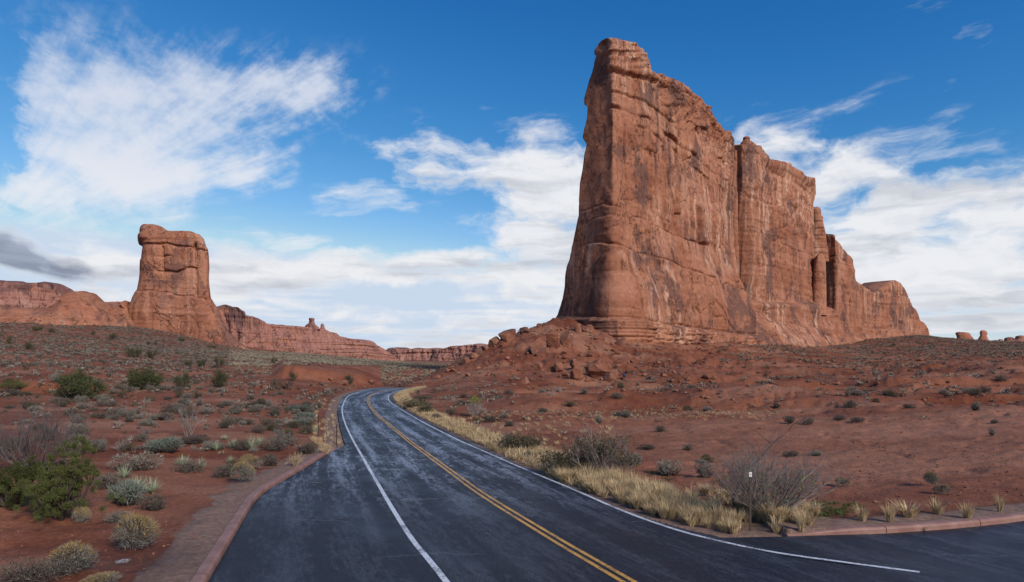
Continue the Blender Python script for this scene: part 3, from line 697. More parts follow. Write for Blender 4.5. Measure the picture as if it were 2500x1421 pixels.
YA = 190.0; XA = (1497 - CXP) / F * YA; DXY = (.6606, .7507)
def on_wall(px):
    u = (px - CXP) / F; k = (u * YA - XA) / (DXY[0] - u * DXY[1]); return YA + k * DXY[1]
cliff_args = dict(s=1.0, flute=.55, strata=.14, lump=.7, spall=1.0)
LA = [(1380, 530), (1413, 519), (1474, 499), (1496, 504), (1540, 526), (1583, 548), (1631, 568), (1671, 586), (1720, 600)]
LB = [(1380, 628), (1397, 619), (1430, 596), (1463, 591), (1496, 597), (1543, 619), (1591, 632), (1657, 661), (1726, 683), (1800, 720)]
LC = [(1330, 777), (1404, 774), (1466, 775), (1540, 789), (1613, 800), (1723, 813), (1820, 824)]
LD = [(1490, 176), (1531, 181), (1573, 195), (1590, 200)]
LE = [(1494, 225), (1523, 229), (1573, 251), (1593, 263), (1640, 300)]
LF = [(1494, 260), (1528, 268), (1554, 285), (1590, 296), (1616, 316), (1641, 336), (1672, 364), (1720, 400), (1770, 440)]
TOPT = [(1440, 150), (1455, 100), (1470, 88), (1490, 87), (1500, 98), (1520, 103), (1545, 110), (1565, 126), (1575, 145), (1580, 178), (1605, 182), (1625, 190), (1637, 200), (1665, 204), (1690, 230), (1720, 258), (1745, 285), (1765, 311), (1771, 320), (1786, 322), (1796, 345), (1800, 372)]
def tower_feat(px, py, t):
    top = np.interp(px, [q[0] for q in TOPT], [q[1] for q in TOPT]); below = py - top
    f = line_feat(px, py, LA, 1.3, 1.1, 2.6) + line_feat(px, py, LB, 1.0, 1.3, 2.6) + line_feat(px, py, LC, 3.0, 1.5, 3.5)
    f += line_feat(px, py, LD, 1.5, 1.0, 5, None, True) + line_feat(px, py, LE, .6, .7, 3, 40., True) + line_feat(px, py, LF, 1.0, 1.2, 3.0, 45., True) * (.25 + .9 * sstep(perlin(px * .03, 8.8, 2.2), -.25, .25)) + line_feat(px, py, [(q[0], q[1] + 26) for q in LF[2:]], .5, .6, 2.2, 30., True) * (.2 + .9 * sstep(perlin(px * .04, 1.8, 6.2), -.1, .3))
    f += vert_feat(px, py, [(1697, 502), (1699, 540), (1703, 592)], 2.4, 1.0, 2.5, 28)
    f += vert_feat(px, py, [(1622, 470), (1622, 640)], .5, .8, 1.8, 30) + vert_feat(px, py, [(1545, 560), (1547, 630)], .4, .5, 1.8, 30)
    f += vert_feat(px, py, [(1656, 600), (1660, 660)], .4, .6, 1.8, 20) + vert_feat(px, py, [(1725, 600), (1745, 690)], .6, .7, 2, 20)
    f += vert_feat(px, py, [(1700, 730), (1752, 815)], .3, .6, 2, 20) + vert_feat(px, py, [(1434, 590), (1430, 700)], .3, .6, 1.6, 30)
    for x0_, y0_, y1_, st_ in ((1528, 300, 470, .5), (1562, 320, 500, .4), (1590, 340, 520, .6), (1645, 400, 560, .5), (1682, 410, 590, .6), (1738, 450, 640, .7), (1765, 430, 620, .5), (1510, 620, 760, .4), (1600, 690, 790, .4), (1640, 670, 800, .5)):
        f += vert_feat(px, py, [(x0_, y0_), (x0_ + 5, y1_)], st_, .7, 1.7, 16)
    # overhanging cap rock along the rim, cut by pockets
    rim = np.clip(1 - below / 26, 0, 1) * sstep(px, 1585, 1610); cid, ced = cells(px / 17 + .4 * perlin(px * .05, py * .05, 1.), below / 13, 3); f += 2.0 * rim ** .6 * (.75 + .9 * (cid - .5)) - 1.0 * np.exp(-(ced / .06) ** 2) * (rim > 0)
    band = np.exp(-((below - 62) / 34) ** 2) * sstep(px, 1585, 1640)
    cid2, ced2 = cells(px / 21 + .5 * perlin(px * .04, py * .04, 5.), py / 24 + .5 * perlin(px * .04, py * .04, 8.), 9); f += band * (1.9 * (cid2 - .6) - .9 * np.exp(-(ced2 / .06) ** 2) + .8 * fbm(px * .045, py * .05, 2.2, 3))
    summ = sstep(px, 1440, 1500) * (1 - sstep(px, 1575, 1590)) * np.clip(1 - below / 85, 0, 1)
    f += summ * (1.3 * perlin(px * .02, py * .09, 4.) + .9 * terr(perlin(px * .012, py * .16, 8.) + .5, 3))
    # thin beds at the foot
    bed = np.clip((py - np.interp(px, [q[0] for q in LC], [q[1] for q in LC])) / 12, 0, 1)
    f += bed * (1.0 * terr(perlin(px * .008, py * .22, 6.) + .5, 4) + .9 * fbm(px * .09, py * .18, 3., 3))
    # boss and scars
    f += 1.4 * np.exp(-(((px - 1478) / 22) ** 2 + ((py - 560) / 32) ** 4)) - 1.4 * np.exp(-(((px - 1585) / 24) ** 2 + ((py - 655) / 18) ** 2)) * (py > 0)
    f += 1.3 * np.exp(-(((px - 1580) / 14) ** 2 + ((py - 672) / 10) ** 2))
    # the flare of the lower wall
    f += 5.5 * sstep(py, 560, 790) * (.72 + .28 * sstep(px, 1480, 1560)) + 4.0 * sstep(px, 1700, 1800) * sstep(py, 640, 800)
    return f
LEFT = [(60, 1462), (85, 1462), (92, 1456), (103, 1451), (115, 1452), (120, 1457), (150, 1447), (160, 1445), (180, 1435), (205, 1426), (222, 1422), (232, 1424), (240, 1433), (270, 1431), (300, 1424), (312, 1421), (320, 1424), (332, 1431), (355, 1428), (400, 1421), (430, 1415), (470, 1412), (510, 1411), (530, 1405), (560, 1400), (590, 1395), (620, 1391), (640, 1384), (660, 1380), (690, 1379), (720, 1374), (745, 1366), (760, 1362), (778, 1352), (830, 1335)]
wall_rock('sandstone_tower', 'tallest sheer red sandstone tower rising right of the road, with blocky summit cap', [(1497, YA), (1650, on_wall(1650)), (1793, on_wall(1793))], TOPT, 6.0, 14, M_tower, .8, 330, tower_feat, cliff_args, LEFT, 26, cap=1.2, batter=0.0, cat='rock tower', topn=3.2)
TOPF = [(1801, 362), (1806, 358), (1812, 354), (1830, 352), (1848, 356), (1862, 362), (1868, 378), (1876, 388), (1890, 388), (1915, 395), (1935, 405), (1955, 420), (1962, 430), (1978, 434), (1985, 450), (1986, 470)]
def fin_feat(px, py, t):
    top = np.interp(px, [q[0] for q in TOPF], [q[1] for q in TOPF]); below = py - top
    cor = np.interp(py, [300, 420, 480, 520, 600, 700, 740, 800], [1806, 1815, 1826, 1832, 1843, 1853, 1857, 1857])
    f = -.15 * np.clip(cor - px, 0, 60) * sstep(py, 400, 540) - 7.0 * (1 - sstep(px, 1801, 1811))
    f += line_feat(px, py, [(1826, 482), (1850, 490), (1880, 503), (1900, 500)], .6, 1.0, 2.5) + line_feat(px, py, [(1840, 560), (1880, 590), (1990, 628)], .4, .6, 2.0)
    rim = np.clip(1 - below / 22, 0, 1); f += 2.0 * rim ** .6 * (.7 + .6 * perlin(px * .09, 1.3, 1.0)) + 2.2 * rim * sstep(px, 1955, 1972)
    f += -1.1 * np.exp(-((below - 34) / 9) ** 2) * sstep(px, 1865, 1880)
    rib = sstep(px, 1860, 1885) * (1 - sstep(py, 560, 640)) * sstep(below, 25, 60)
    f += rib * 1.7 * fbm(px * .085, py * .012, 4., 2) + rib * .9 * terr(fbm(px * .10, py * .05, 9., 2), 3)
    f += vert_feat(px, py, [(1884, 440), (1886, 480), (1910, 560)], -.8, .9, 2.2, 14)
    f += 1.2 * sstep(px, 1968, 1990) * sstep(py, 600, 640) * 0 + 4.0 * sstep(py, 735, 748) 
    return f
Y2 = [(1801, 284), (1820, 285), (1838, 287), (1900, 315), (1987, 356)]
wall_rock('sandstone_fin', 'second sandstone fin behind a narrow cleft, with small balanced cap stone', Y2, TOPF, 6.0, 13, M_tower, .9, 230, fin_feat, dict(s=1.0, flute=.6, strata=.4, lump=.6, spall=.6, seed=3.), None, 10, cap=1.0, batter=.015, cat='rock fin', topn=2.2)
def butt_feat(px, py, t):
    f = line_feat(px, py, [(2010, 628), (2040, 626), (2065, 640), (2085, 655)], .6, .9, 2.2) + vert_feat(px, py, [(2052, 680), (2066, 720), (2070, 750)], .5, .8, 2, 20)
    return f + 1.5 * fbm(px * .08, py * .01, 2., 2) * .4
wall_rock('sandstone_buttress', 'rounded sandstone buttress stepping down right of the second fin', [(2004, 376), (2040, 368), (2066, 383), (2106, 408)],
          [(2009, 590), (2013, 577), (2022, 571), (2034, 572), (2046, 588), (2062, 610), (2078, 628), (2086, 650), (2089, 672), (2094, 686), (2108, 697)], 4.0, 16, M_tower, .8, 150, butt_feat, dict(s=.9, flute=.5, strata=.3, lump=.5, spall=.4, seed=6.), None, 12, cap=1.5, batter=.02, cat='rock buttress')
def ridge_feat(px, py, t):
    f = line_feat(px, py, [(2085, 690), (2130, 712), (2180, 718), (2225, 728)], .5, .7, 2) + line_feat(px, py, [(2040, 785), (2090, 800), (2140, 806), (2170, 800)], .8, 1.2, 2.5)
    f -= 2.0 * np.exp(-((px - 2193) / 5) ** 2) * sstep(py, 780, 792); return f
wall_rock('sandstone_ridge', 'low end ridge of the cliff line with a humped crest', [(2088, 404), (2150, 432), (2215, 462), (2268, 480)],
          [(2086, 678), (2095, 686), (2110, 702), (2130, 717), (2150, 707), (2170, 692), (2186, 684), (2201, 692), (2215, 718), (2227, 748), (2233, 755), (2240, 768), (2246, 783), (2255, 790), (2262, 800), (2268, 818)], 4.0, 22, M_tower, .8, 110, ridge_feat, dict(s=.9, flute=.45, strata=.35, lump=.6, spall=.4, seed=8.), None, 12, cap=.2, batter=.03, cat='rock ridge', topn=.6)
TOPB = [(1750, 780), (1775, 762), (1800, 742), (1850, 738), (1920, 750), (1985, 757), (2038, 754), (2060, 785), (2100, 797), (2140, 804), (2200, 806), (2262, 818)]
def bench_feat(px, py, t):
    top = np.interp(px, [q[0] for q in TOPB], [q[1] for q in TOPB])
    f = -2.6 * (1 - sstep(t, .0, 1.0)) * 0 + 9.0 * (1 - sstep(t, .10, .95)) ** 1.3
    f += line_feat(px, py, [(1800, 800), (1880, 782), (1950, 795), (2040, 812), (2100, 828)], .9, .8, 3.)
    f -= 2.0 * np.exp(-(((px - 1880) / 40) ** 2 + ((py - 768) / 12) ** 2)); return f
wall_rock('sandstone_bench', 'smooth pale sloping bedrock bench under the cliff foot', [(1752, 243), (1800, 262), (1850, 276), (1985, 343), (2045, 362), (2110, 398), (2265, 470)], TOPB, 3.0, 18, M_tower, 1.0, 90, bench_feat, dict(s=1.0, flute=.3, strata=.45, lump=.8, spall=.5, seed=12.), None, 8, cap=2.0, batter=.04, cat='rock bench')

def loft_rock(name, label, levels, Y, depth, material, nz=120, na=120, ex=3.2, s=1.0, nargs=None, cat='rock formation', group=None, feat=None, zsink=0.):
    lv = np.array(sorted(levels), float)             # (py, L, R)
    t = np.linspace(0, 1, nz); py = lv[0, 0] + (lv[-1, 0] - lv[0, 0]) * t
    l = np.interp(py, lv[:, 0], lv[:, 1]); r = np.interp(py, lv[:, 0], lv[:, 2])
    a = np.linspace(0, 2 * pi, na, endpoint=False)
    c, s_ = np.cos(a), np.sin(a); q = (np.abs(c) ** ex + np.abs(s_) ** ex) ** (-1 / ex); c, s_ = c * q, s_ * q
    cx = ((l + r) / 2 - CXP) / F * Y; hx = (r - l) / 2 / F * Y; wmax = hx.max()
    hy = np.minimum(depth / 2, depth / 2 * np.clip(.25 + 1.6 * hx / wmax, .25, 1.0))
    Yv = Y + hy[:, None] * s_[None]; X = (cx[:, None] + hx[:, None] * c[None]) * Yv / Y; Z = np.repeat((CZ + (HY - py) / F * Y)[:, None], na, 1)
    d = rock_noise(X, Yv, Z, **(nargs or dict(s=s)))
    if feat is not None: d = d + feat(CXP + F * X / Yv, HY - (Z - CZ) * F / Yv, t[:, None]) * (s_[None] < .2)
    front = np.clip(1.15 - np.abs(c) ** 6, .12, 1)[None]       # keep the measured skyline, roughen the face
    d = d * front
    X = X + c[None] * d * .8; Yv = Yv + s_[None] * d
    V = np.stack([X, Yv, Z], -1).reshape(-1, 3); f = grid_faces(nz, na, True)
    top = len(V); V = np.vstack([V, [cx[0], Y, Z[0, 0] + .02 * hx[0]]])
    cap = np.stack([np.full(na, top), (np.arange(na) + 1) % na, np.arange(na)], -1)
    return tag(world_obj(name, V, [f, cap], [material]), label, cat, group)
sheep = [(551.5, 352, 374), (553, 347, 381), (556, 344, 391), (559, 342, 398), (565, 340.5, 405), (569, 342, 411), (571.5, 343, 420), (573.5, 341, 471), (578, 337, 480), (581, 336, 489), (586, 337.5, 494), (590, 338.5, 498), (594, 345, 499), (596, 348, 500), (604, 348, 502), (612, 347, 506), (617, 346, 508.5), (633, 344, 510), (640, 341, 510.5), (652, 340.5, 511), (666, 341, 510), (683, 339, 510), (700, 336, 511), (709, 334, 512.5), (723, 326, 514), (730, 322, 515), (741, 318, 521.5), (754, 310, 531), (771, 303, 538), (789, 296, 546), (807, 288, 556), (830, 276, 577), (849, 268, 603), (868, 260, 625)]
def sheep_feat(px, py, t):
    f = line_feat(px, py, [(336, 596), (390, 594), (450, 600), (505, 612)], .7, 1.2, 2.2, 40., True) + line_feat(px, py, [(330, 709), (375, 711), (440, 722), (515, 731)], 1.3, 1.0, 2.2)
    f += vert_feat(px, py, [(392, 602), (393, 660)], -2.0, .6, 2, 10) + vert_feat(px, py, [(478, 595), (479, 720)], -1.8, 1.4, 2.2, 9) + vert_feat(px, py, [(455, 608), (456, 652)], -.7, .6, 1.5, 14)
    f += line_feat(px, py, [(392, 625), (410, 625)], 0, 1.4, 1.6) + line_feat(px, py, [(392, 660), (430, 662), (455, 652), (478, 653)], -1.2, 1.0, 1.6, 16.)
    f -= 3.0 * np.exp(-(((px - 476) / 4) ** 2 + ((py - 602) / 7) ** 2)); return f * 1.5
loft_rock('sandstone_butte', 'lone sandstone butte with overhanging head-like block, left of the road', sheep, 470, 38, M_far, 260, 300, 7.0, nargs=dict(s=2.2, flute=1.0, strata=.4, lump=.5, spall=1.5, seed=2.), cat='rock butte', feat=sheep_feat)
far_args = dict(s=2.2, flute=1.4, strata=.8, lump=1.2, spall=2.3, seed=5.)
wall_rock('slickrock_dome', 'smooth rounded red slickrock dome at the left edge', [(-160, 380), (0, 385), (150, 400), (310, 430)],
          [(-160, 752), (0, 757), (80, 760), (108, 757), (130, 742), (150, 727), (165, 719), (180, 716), (197, 716), (225, 722), (234, 730), (242, 740), (262, 752), (276, 760), (288, 752), (300, 744), (310, 742)], 8, 60, M_far, 1.2, 110,
          lambda px, py, t: 9.0 * (1 - sstep(t, 0.3, 1.0)) - 7.0 * sstep(t, .75, 1.0) ** 2 + line_feat(px, py, [(-100, 780), (60, 778), (130, 782), (300, 784)], 1.0, 1.2, 2.5), dict(s=2.0, flute=.3, strata=.9, lump=1.0, spall=.5, seed=7.), cap=4.0, batter=.12, cat='rock dome')
wall_rock('sandstone_mesa', 'dark blocky sandstone mesa behind the slickrock dome, far left', [(-200, 560), (0, 560), (148, 590)],
          [(-200, 680), (0, 686), (20, 688), (42, 691), (70, 692), (85, 691), (99, 689), (114, 692), (122, 699), (123, 709), (126, 707), (132, 704), (136, 714), (140, 720), (148, 727)], 12, 60, M_mesa, 1.0, 120,
          lambda px, py, t: line_feat(px, py, [(-100, 728), (60, 732), (140, 738)], 2.5, 1.5, 2.5) + 2.5 * fbm(px * .07, py * .02, 1., 3), far_args, cap=3, batter=.10, cat='mesa')
wall_rock('distant_mesa', 'thin strip of distant mesa seen in the gap left of the butte', [(225, 1150), (330, 1150)], [(225, 737), (262, 738), (290, 737), (312, 741), (330, 744)], 20, 80, M_mesa, 1.5, 50, None, dict(s=4., flute=2, strata=5., lump=2, spall=2, seed=5.), cap=3, batter=.2, cat='mesa')
wall_rock('fluted_cliff', 'fluted pinkish cliff with knobby crest just right of the butte', [(528, 560), (600, 560), (660, 575), (694, 600)],
          [(528, 752), (534, 755), (547, 749), (558, 746), (570, 749), (575, 752), (579, 758), (582, 751), (586, 751), (590, 756), (599, 761), (600, 770), (609, 773), (622, 774), (634, 779), (645, 785), (657, 792), (662, 802), (671, 818), (679, 841), (690, 862), (694, 866)], 2, 40, M_mesa, .8, 120,
          lambda px, py, t: 3.5 * fbm(px * .06, py * .008, 4., 3) + line_feat(px, py, [(560, 842), (690, 862)], 2.0, 1.0, 2.) - 4.0 * np.exp(-(((px - 556) / 7) ** 2)) * sstep(py, 770, 800), far_args, cap=2, batter=.08, cat='cliff')
wall_rock('layered_ridge', 'long dark red layered ridge sloping down towards the road bend', [(645, 640), (760, 700), (850, 760), (930, 820), (975, 850)],
          [(645, 787), (652, 789), (675, 793), (699, 795), (742, 798), (770, 800), (802, 806), (810, 810), (820, 812), (825, 819), (851, 827), (870, 830), (883, 832), (903, 831), (913, 836), (923, 850), (930, 859), (948, 872), (966, 885), (975, 888)], -12, 60, M_mesa, .8, 100,
          lambda px, py, t: sum(line_feat(px, py, [(640, a), (760, a + 12), (930, b), (960, b + 4)], st, 1.6, 2.0) for a, b, st in ((806, 846, 3.), (828, 850, 2.), (842, 858, 4.), (862, 874, 2.))) + 2.0 * fbm(px * .09, py * .02, 4., 3), dict(s=3., flute=1.2, strata=2.2, lump=1., spall=1.6, seed=9.), cap=2, batter=.18, cat='ridge')
wall_rock('far_cliff', 'faraway purple-brown cliff wall closing the valley', [(900, 1650), (1050, 1600), (1230, 1500)],
          [(900, 858), (929, 856), (945, 853), (949, 850), (963, 851), (975, 854), (995, 853), (1003, 851), (1020, 853), (1048, 851), (1067, 853), (1080, 852), (1092, 848), (1099, 846), (1125, 845), (1154, 841), (1170, 842), (1185, 845), (1230, 846)], -40, 90, M_mesa, .8, 70,
          lambda px, py, t: 8 * fbm(px * .05, py * .02, 4., 4) + line_feat(px, py, [(900, 866), (1230, 860)], 7., 4., 2.), dict(s=5., flute=3, strata=4., lump=4., spall=4., seed=4.), cap=3, batter=.15, cat='cliff')
# hoodoos and small towers
loft_rock('ridge_hoodoo', 'stacked hoodoo knob on the crest of the layered ridge', [(776.5, 755, 765), (778, 754, 768), (781, 754, 768), (783, 755, 767), (786, 754, 768), (788, 754, 768), (790, 752, 769), (793, 747, 771), (797, 744, 777), (804, 741, 783)], 712, 12, M_mesa, 60, 40, 2.4, nargs=dict(s=1.2, flute=.3, strata=.3, lump=.3, spall=.3), cat='hoodoo')
loft_rock('ridge_hoodoo', 'small pointed hoodoo beside the stacked knob on the ridge', [(790, 785, 789), (792, 783, 791), (796, 782.5, 792), (800, 782, 793), (808, 779, 797)], 725, 6, M_mesa, 30, 30, 2.4, nargs=dict(s=1.5, flute=.4, strata=.6, lump=.4, spall=.4), cat='hoodoo')
loft_rock('sandstone_pillar', 'slim rounded sandstone pillar tucked between the fin and buttress', [(622, 1997, 2009), (628, 1991, 2013), (640, 1987, 2016), (660, 1984, 2017), (700, 1982, 2018), (730, 1981, 2018), (757, 1981, 2019), (770, 1981, 2019)], 352, 10, M_tower, 90, 60, 2.6, nargs=dict(s=.8, flute=.5, strata=.3, lump=.5, spall=.4), cat='rock pillar')
loft_rock('sandstone_hoodoo', 'banded hoodoo column showing behind the right end of the second fin', [(508, 1984, 1998), (510, 1980, 2003), (516, 1979, 2005), (518, 1982, 2004), (522, 1981, 2006), (527, 1984, 2005), (529, 1981, 2010), (535, 1983, 2009), (548, 1980, 2011), (570, 1978, 2016), (600, 1976, 2020), (640, 1975, 2025)], 372, 9, M_tower, 90, 50, 2.4, nargs=dict(s=.8, flute=.4, strata=.7, lump=.4, spall=.4), cat='hoodoo')
loft_rock('balanced_stone', 'small round balanced stone on top of the second fin', [(336, 1817, 1828), (337.5, 1814, 1831), (341, 1813.5, 1831), (343, 1817, 1828), (344, 1815, 1830), (348, 1811, 1836), (354, 1806, 1846), (362, 1804, 1852)], 293, 6.0, M_tower, 40, 40, 2.4, nargs=dict(s=.5, flute=.1, strata=.15, lump=.15, spall=.1), cat='stone')
loft_rock('horizon_tower', 'small two-headed rock tower on the right skyline', [(806.5, 2396, 2403), (808, 2393, 2408), (812, 2391.5, 2411), (816, 2392, 2411), (818, 2393, 2409), (822, 2391, 2410), (828, 2387, 2413), (835, 2385, 2416), (842, 2383, 2418)], 560, 9, M_far, 60, 50, 2.4, nargs=dict(s=1.0, flute=.2, strata=.2, lump=.3, spall=.2), cat='rock tower')
loft_rock('horizon_knoll', 'low flat-topped rock knoll left of the two-headed skyline tower', [(810.5, 2338, 2346), (812, 2333, 2365), (815, 2332, 2369), (818, 2334, 2370), (824, 2336, 2375), (832, 2330, 2382), (840, 2324, 2388)], 550, 10, M_far, 50, 60, 2.6, nargs=dict(s=1.0, flute=.2, strata=.2, lump=.3, spall=.2), cat='rock knoll')
for i, (a, b, tp_) in enumerate(((2422, 2434, 831), (2434, 2452, 828), (2452, 2478, 823), (2476, 2508, 819), (2506, 2550, 814))):
    loft_rock('faraway_pinnacle', ('first', 'second', 'third', 'fourth', 'last')[i] + ' of the faraway purple pinnacles at the right edge, counted from the left', [(tp_, (a + b) / 2 - 4, (a + b) / 2 + 5), (tp_ + 2, a + 3, b - 3), (tp_ + 8, a, b), (848, a - 8, b + 8)], 2300 + 60 * i, 40, M_mesa, 40, 40, 2.4, nargs=dict(s=6., flute=4, strata=3., lump=6, spall=4, seed=i * 1.7), cat='rock pinnacle', group='faraway pinnacles')

# ------------------------------------------------------------------ boulders
def ico(n):
    bm = bmesh.new(); bmesh.ops.create_icosphere(bm, subdivisions=n, radius=1); v = np.array([x.co for x in bm.verts]); f = np.array([[x.index for x in q.verts] for q in bm.faces]); bm.free(); return v, f
I3, I2, I1 = ico(4), ico(3), ico(2)
def boulder_mesh(seed, sx, sy, sz, tilt=0., block=.5, res=I2):
    v, f = res; v = v.copy(); r_ = np.random.default_rng(seed)
    for k in range(16):                              # chop flat faces
        n = r_.normal(size=3); n[2] *= .7; n /= np.linalg.norm(n); h = r_.uniform(.50, .86) * (1.2 - block * .5); dd_ = v @ n; over = np.maximum(dd_ - h, 0); v -= over[:, None] * n
    v += v * (.07 * fbm(v[:, 0] * 1.6 + seed, v[:, 1] * 1.6, v[:, 2] * 1.6, 4) + .05 * terr(fbm(v[:, 0] * 1.2, v[:, 1] * 1.2 + seed, v[:, 2] * 3.5, 2), 3))[:, None]
    v /= np.abs(v).max(0); v *= (sx / 2, sy / 2, sz / 2)
    c_, s_ = cos(tilt), sin(tilt); x, z = v[:, 0] * c_ - v[:, 2] * s_, v[:, 0] * s_ + v[:, 2] * c_
    v = np.stack([x, v[:, 1], z], 1); v[:, 2] -= v[:, 2].min(); return v, f
BO = [  # px0, px1, py top, py bottom, tilt, label
    (1192, 1224, 820, 845, 0, 'left of two rounded boulders on the talus crest line'), (1219, 1263, 803, 841, 0, 'largest rounded boulder standing on the talus crest line'),
    (1267, 1293, 798, 816, .1, 'rounded boulder between the crest boulders and the tower foot'), (1308, 1323, 790, 802, 0, 'small knob boulder at the top of the talus near the tower'),
    (1299, 1338, 822, 862, .3, 'cracked angular block leaning on the upper left talus'), (1334, 1369, 801, 852, .7, 'tall tilted slab in the middle of the slab cluster'),
    (1367, 1402, 804, 852, -.6, 'pale tilted slab at the right of the slab cluster'), (1403, 1422, 788, 813, .2, 'dark upright block just under the tower ledge'),
    (1420, 1452, 792, 813, 0, 'squat dark block right of the upright block under the ledge'), (1456, 1482, 811, 835, .3, 'angular red block on the slope below the tower ledge'),
    (1506, 1532, 823, 849, -.7, 'leaning slab on the talus below the tower face'), (1300, 1331, 881, 907, .1, 'left block of three half-buried on the lower talus'),
    (1353, 1376, 883, 911, .5, 'right block of three half-buried on the lower talus'), (1336, 1354, 891, 909, -.3, 'small middle block of three half-buried on the lower talus'),
    (1433, 1503, 874, 922, -.12, 'huge grey-red boulder at the foot of the talus'), (1480, 1517, 902, 935, .45, 'broken-off end block leaning on the huge boulder'),
    (1393, 1422, 893, 931, .2, 'dark upright boulder left of the huge boulder'), (1390, 1415, 878, 902, -.3, 'sharp block behind the dark upright boulder'),
    (1576, 1609, 918, 930, 0, 'flat table-like slab on the red flat right of the hiker'), (1572, 1597, 928, 937, 0, 'low stone supporting the flat table-like slab'),
    (1524, 1550, 902, 914, 0, 'flat rock just right of the hiker'), (1273, 1295, 920, 938, -.3, 'jagged boulder alone on the lower left flat'),
    (1172, 1192, 843, 857, .5, 'upper slab in the row down the talus edge'), (1158, 1178, 852, 868, .6, 'second slab in the row down the talus edge'), (1143, 1166, 860, 876, .6, 'third slab in the row down the talus edge'), (1124, 1148, 872, 888, .6, 'lowest slab in the row down the talus edge'),
    (812, 852, 928, 941, .1, 'flat red slab by the cut bank beyond the bend'), (60, 70, 880, 890, 0, 'small red block on the sage slope at far left')]
for i, (a, b, t0, t1, ti, lab) in enumerate(BO):
    X, Y, Z = hit((a + b) / 2, t1 - 1); w = (b - a) / F * Y * 1.02; h = (t1 - t0) / F * Y * 1.18
    v, f = boulder_mesh(40 + i, w, w * random.uniform(.7, 1.0), h, ti * .5, .5, I3 if w > 3 else I2)
    sc_ = h / max(v[:, 2].max(), 1e-6); v[:, 2] *= sc_; v[:, 0] *= w / np.ptp(v[:, 0])
    o = link('boulder', mesh_np('boulder', v, f, [M_boulder], smooth=False), (X, Y + w * .3, float(gz(X, Y + w * .3)) - h * .22 - max(0, float(gz(X, Y + w * .3)) - Z) * .9))
    tag(o, lab, 'boulder', 'boulders on the talus')
# loose stones too many to count
def scatter_px(n, x0, x1, y0, y1, dens=None):
    out = []
    while len(out) < n:
        px, py = random.uniform(x0, x1), random.uniform(y0, y1)
        if dens and random.random() > dens(px, py): continue
        out.append(hit(px, py))
    return np.array(out)
VS, FS = [], []; base = 0
stone_proto = [boulder_mesh(900 + k, 1, .8, .62, 0, .6, I1) for k in range(6)]
def scat(n, x0, x1, y0, y1): g = np.random.default_rng(n); return hits(g.uniform(x0, x1, n), g.uniform(y0, y1, n))
sp_ = [scat(800, 1050, 1750, 790, 935), scat(260, 1500, 2450, 880, 985), scat(150, 560, 1000, 925, 1000)]
for gi, g in enumerate(sp_):
    for X, Y, Z in g:
        if dasph(X, Y) < 2.0: continue
        v, f = stone_proto[random.randrange(6)]; s_ = min((.28 + 1.5 * random.random() ** 5) * (Y / 150 if gi else 1.0), 2.4); a = random.uniform(0, 6.28)
        v = v * s_; v = np.stack([v[:, 0] * cos(a) - v[:, 1] * sin(a) + X, v[:, 0] * sin(a) + v[:, 1] * cos(a) + Y, v[:, 2] + Z - .12 * s_], 1)
        VS.append(v); FS.append(f + base); base += len(v)
I0 = ico(1); peb_proto = [boulder_mesh(950 + k, 1, .8, .6, 0, .6, I0) for k in range(6)]
for g, (lo_, hi_) in ((scat(1500, 1500, 2500, 1010, 1240), (.03, .17)), (scat(900, 0, 800, 1000, 1420), (.02, .10)), (scat(700, 1300, 2500, 940, 1020), (.06, .3))):
    for X, Y, Z in g:
        if dasph(X, Y) < .5: continue
        v, f = peb_proto[random.randrange(6)]; s_ = lo_ + (hi_ - lo_) * random.random() ** 4; a = random.uniform(0, 6.28); v = v * s_
        VS.append(np.stack([v[:, 0] * cos(a) - v[:, 1] * sin(a) + X, v[:, 0] * sin(a) + v[:, 1] * cos(a) + Y, v[:, 2] + Z - .15 * s_], 1)); FS.append(f + base); base += len(v)
tag(world_obj('loose_stones', np.vstack(VS), np.vstack(FS), [M_boulder], smooth=False), 'pale loose stones strewn over the talus and red flats', 'stones', kind='stuff')

# ------------------------------------------------------------------ plants
def unit(v): return v / (np.linalg.norm(v, axis=-1, keepdims=True) + 1e-9)
def blades(n, r, h, spread, w, seed, curve=.3, r0=.15, up=1.0, hvar=.5):
    """n tapering grass/leaf blades, two segments each, growing from a clump"""
    g = np.random.default_rng(seed); a = g.uniform(0, 2 * pi, n); rr = r0 * r * np.sqrt(g.random(n))
    p0 = np.stack([rr * np.cos(a), rr * np.sin(a), np.zeros(n)], 1)
    a2 = a + g.normal(0, .5, n); lean = spread * np.sqrt(g.random(n)) ; L = h * (1 - hvar * g.random(n))
    d = np.stack([np.cos(a2) * np.sin(lean), np.sin(a2) * np.sin(lean), np.cos(lean) * up], 1)
    sidev = unit(np.stack([-np.sin(a2 + g.normal(0, .8, n)), np.cos(a2), np.zeros(n)], 1)) * w
    mid = p0 + d * (L * .55)[:, None]; d2 = d.copy(); d2[:, :2] *= 1 + curve * 2; d2[:, 2] -= curve * .6; tip = mid + unit(d2) * (L * .5)[:, None]
    V = np.concatenate([p0 - sidev, p0 + sidev, mid - sidev * .8, mid + sidev * .8, tip]); i = np.arange(n)
    return V, np.stack([i, i + n, i + 3 * n, i + 2 * n], 1), np.stack([i + 2 * n, i + 3 * n, i + 4 * n], 1)
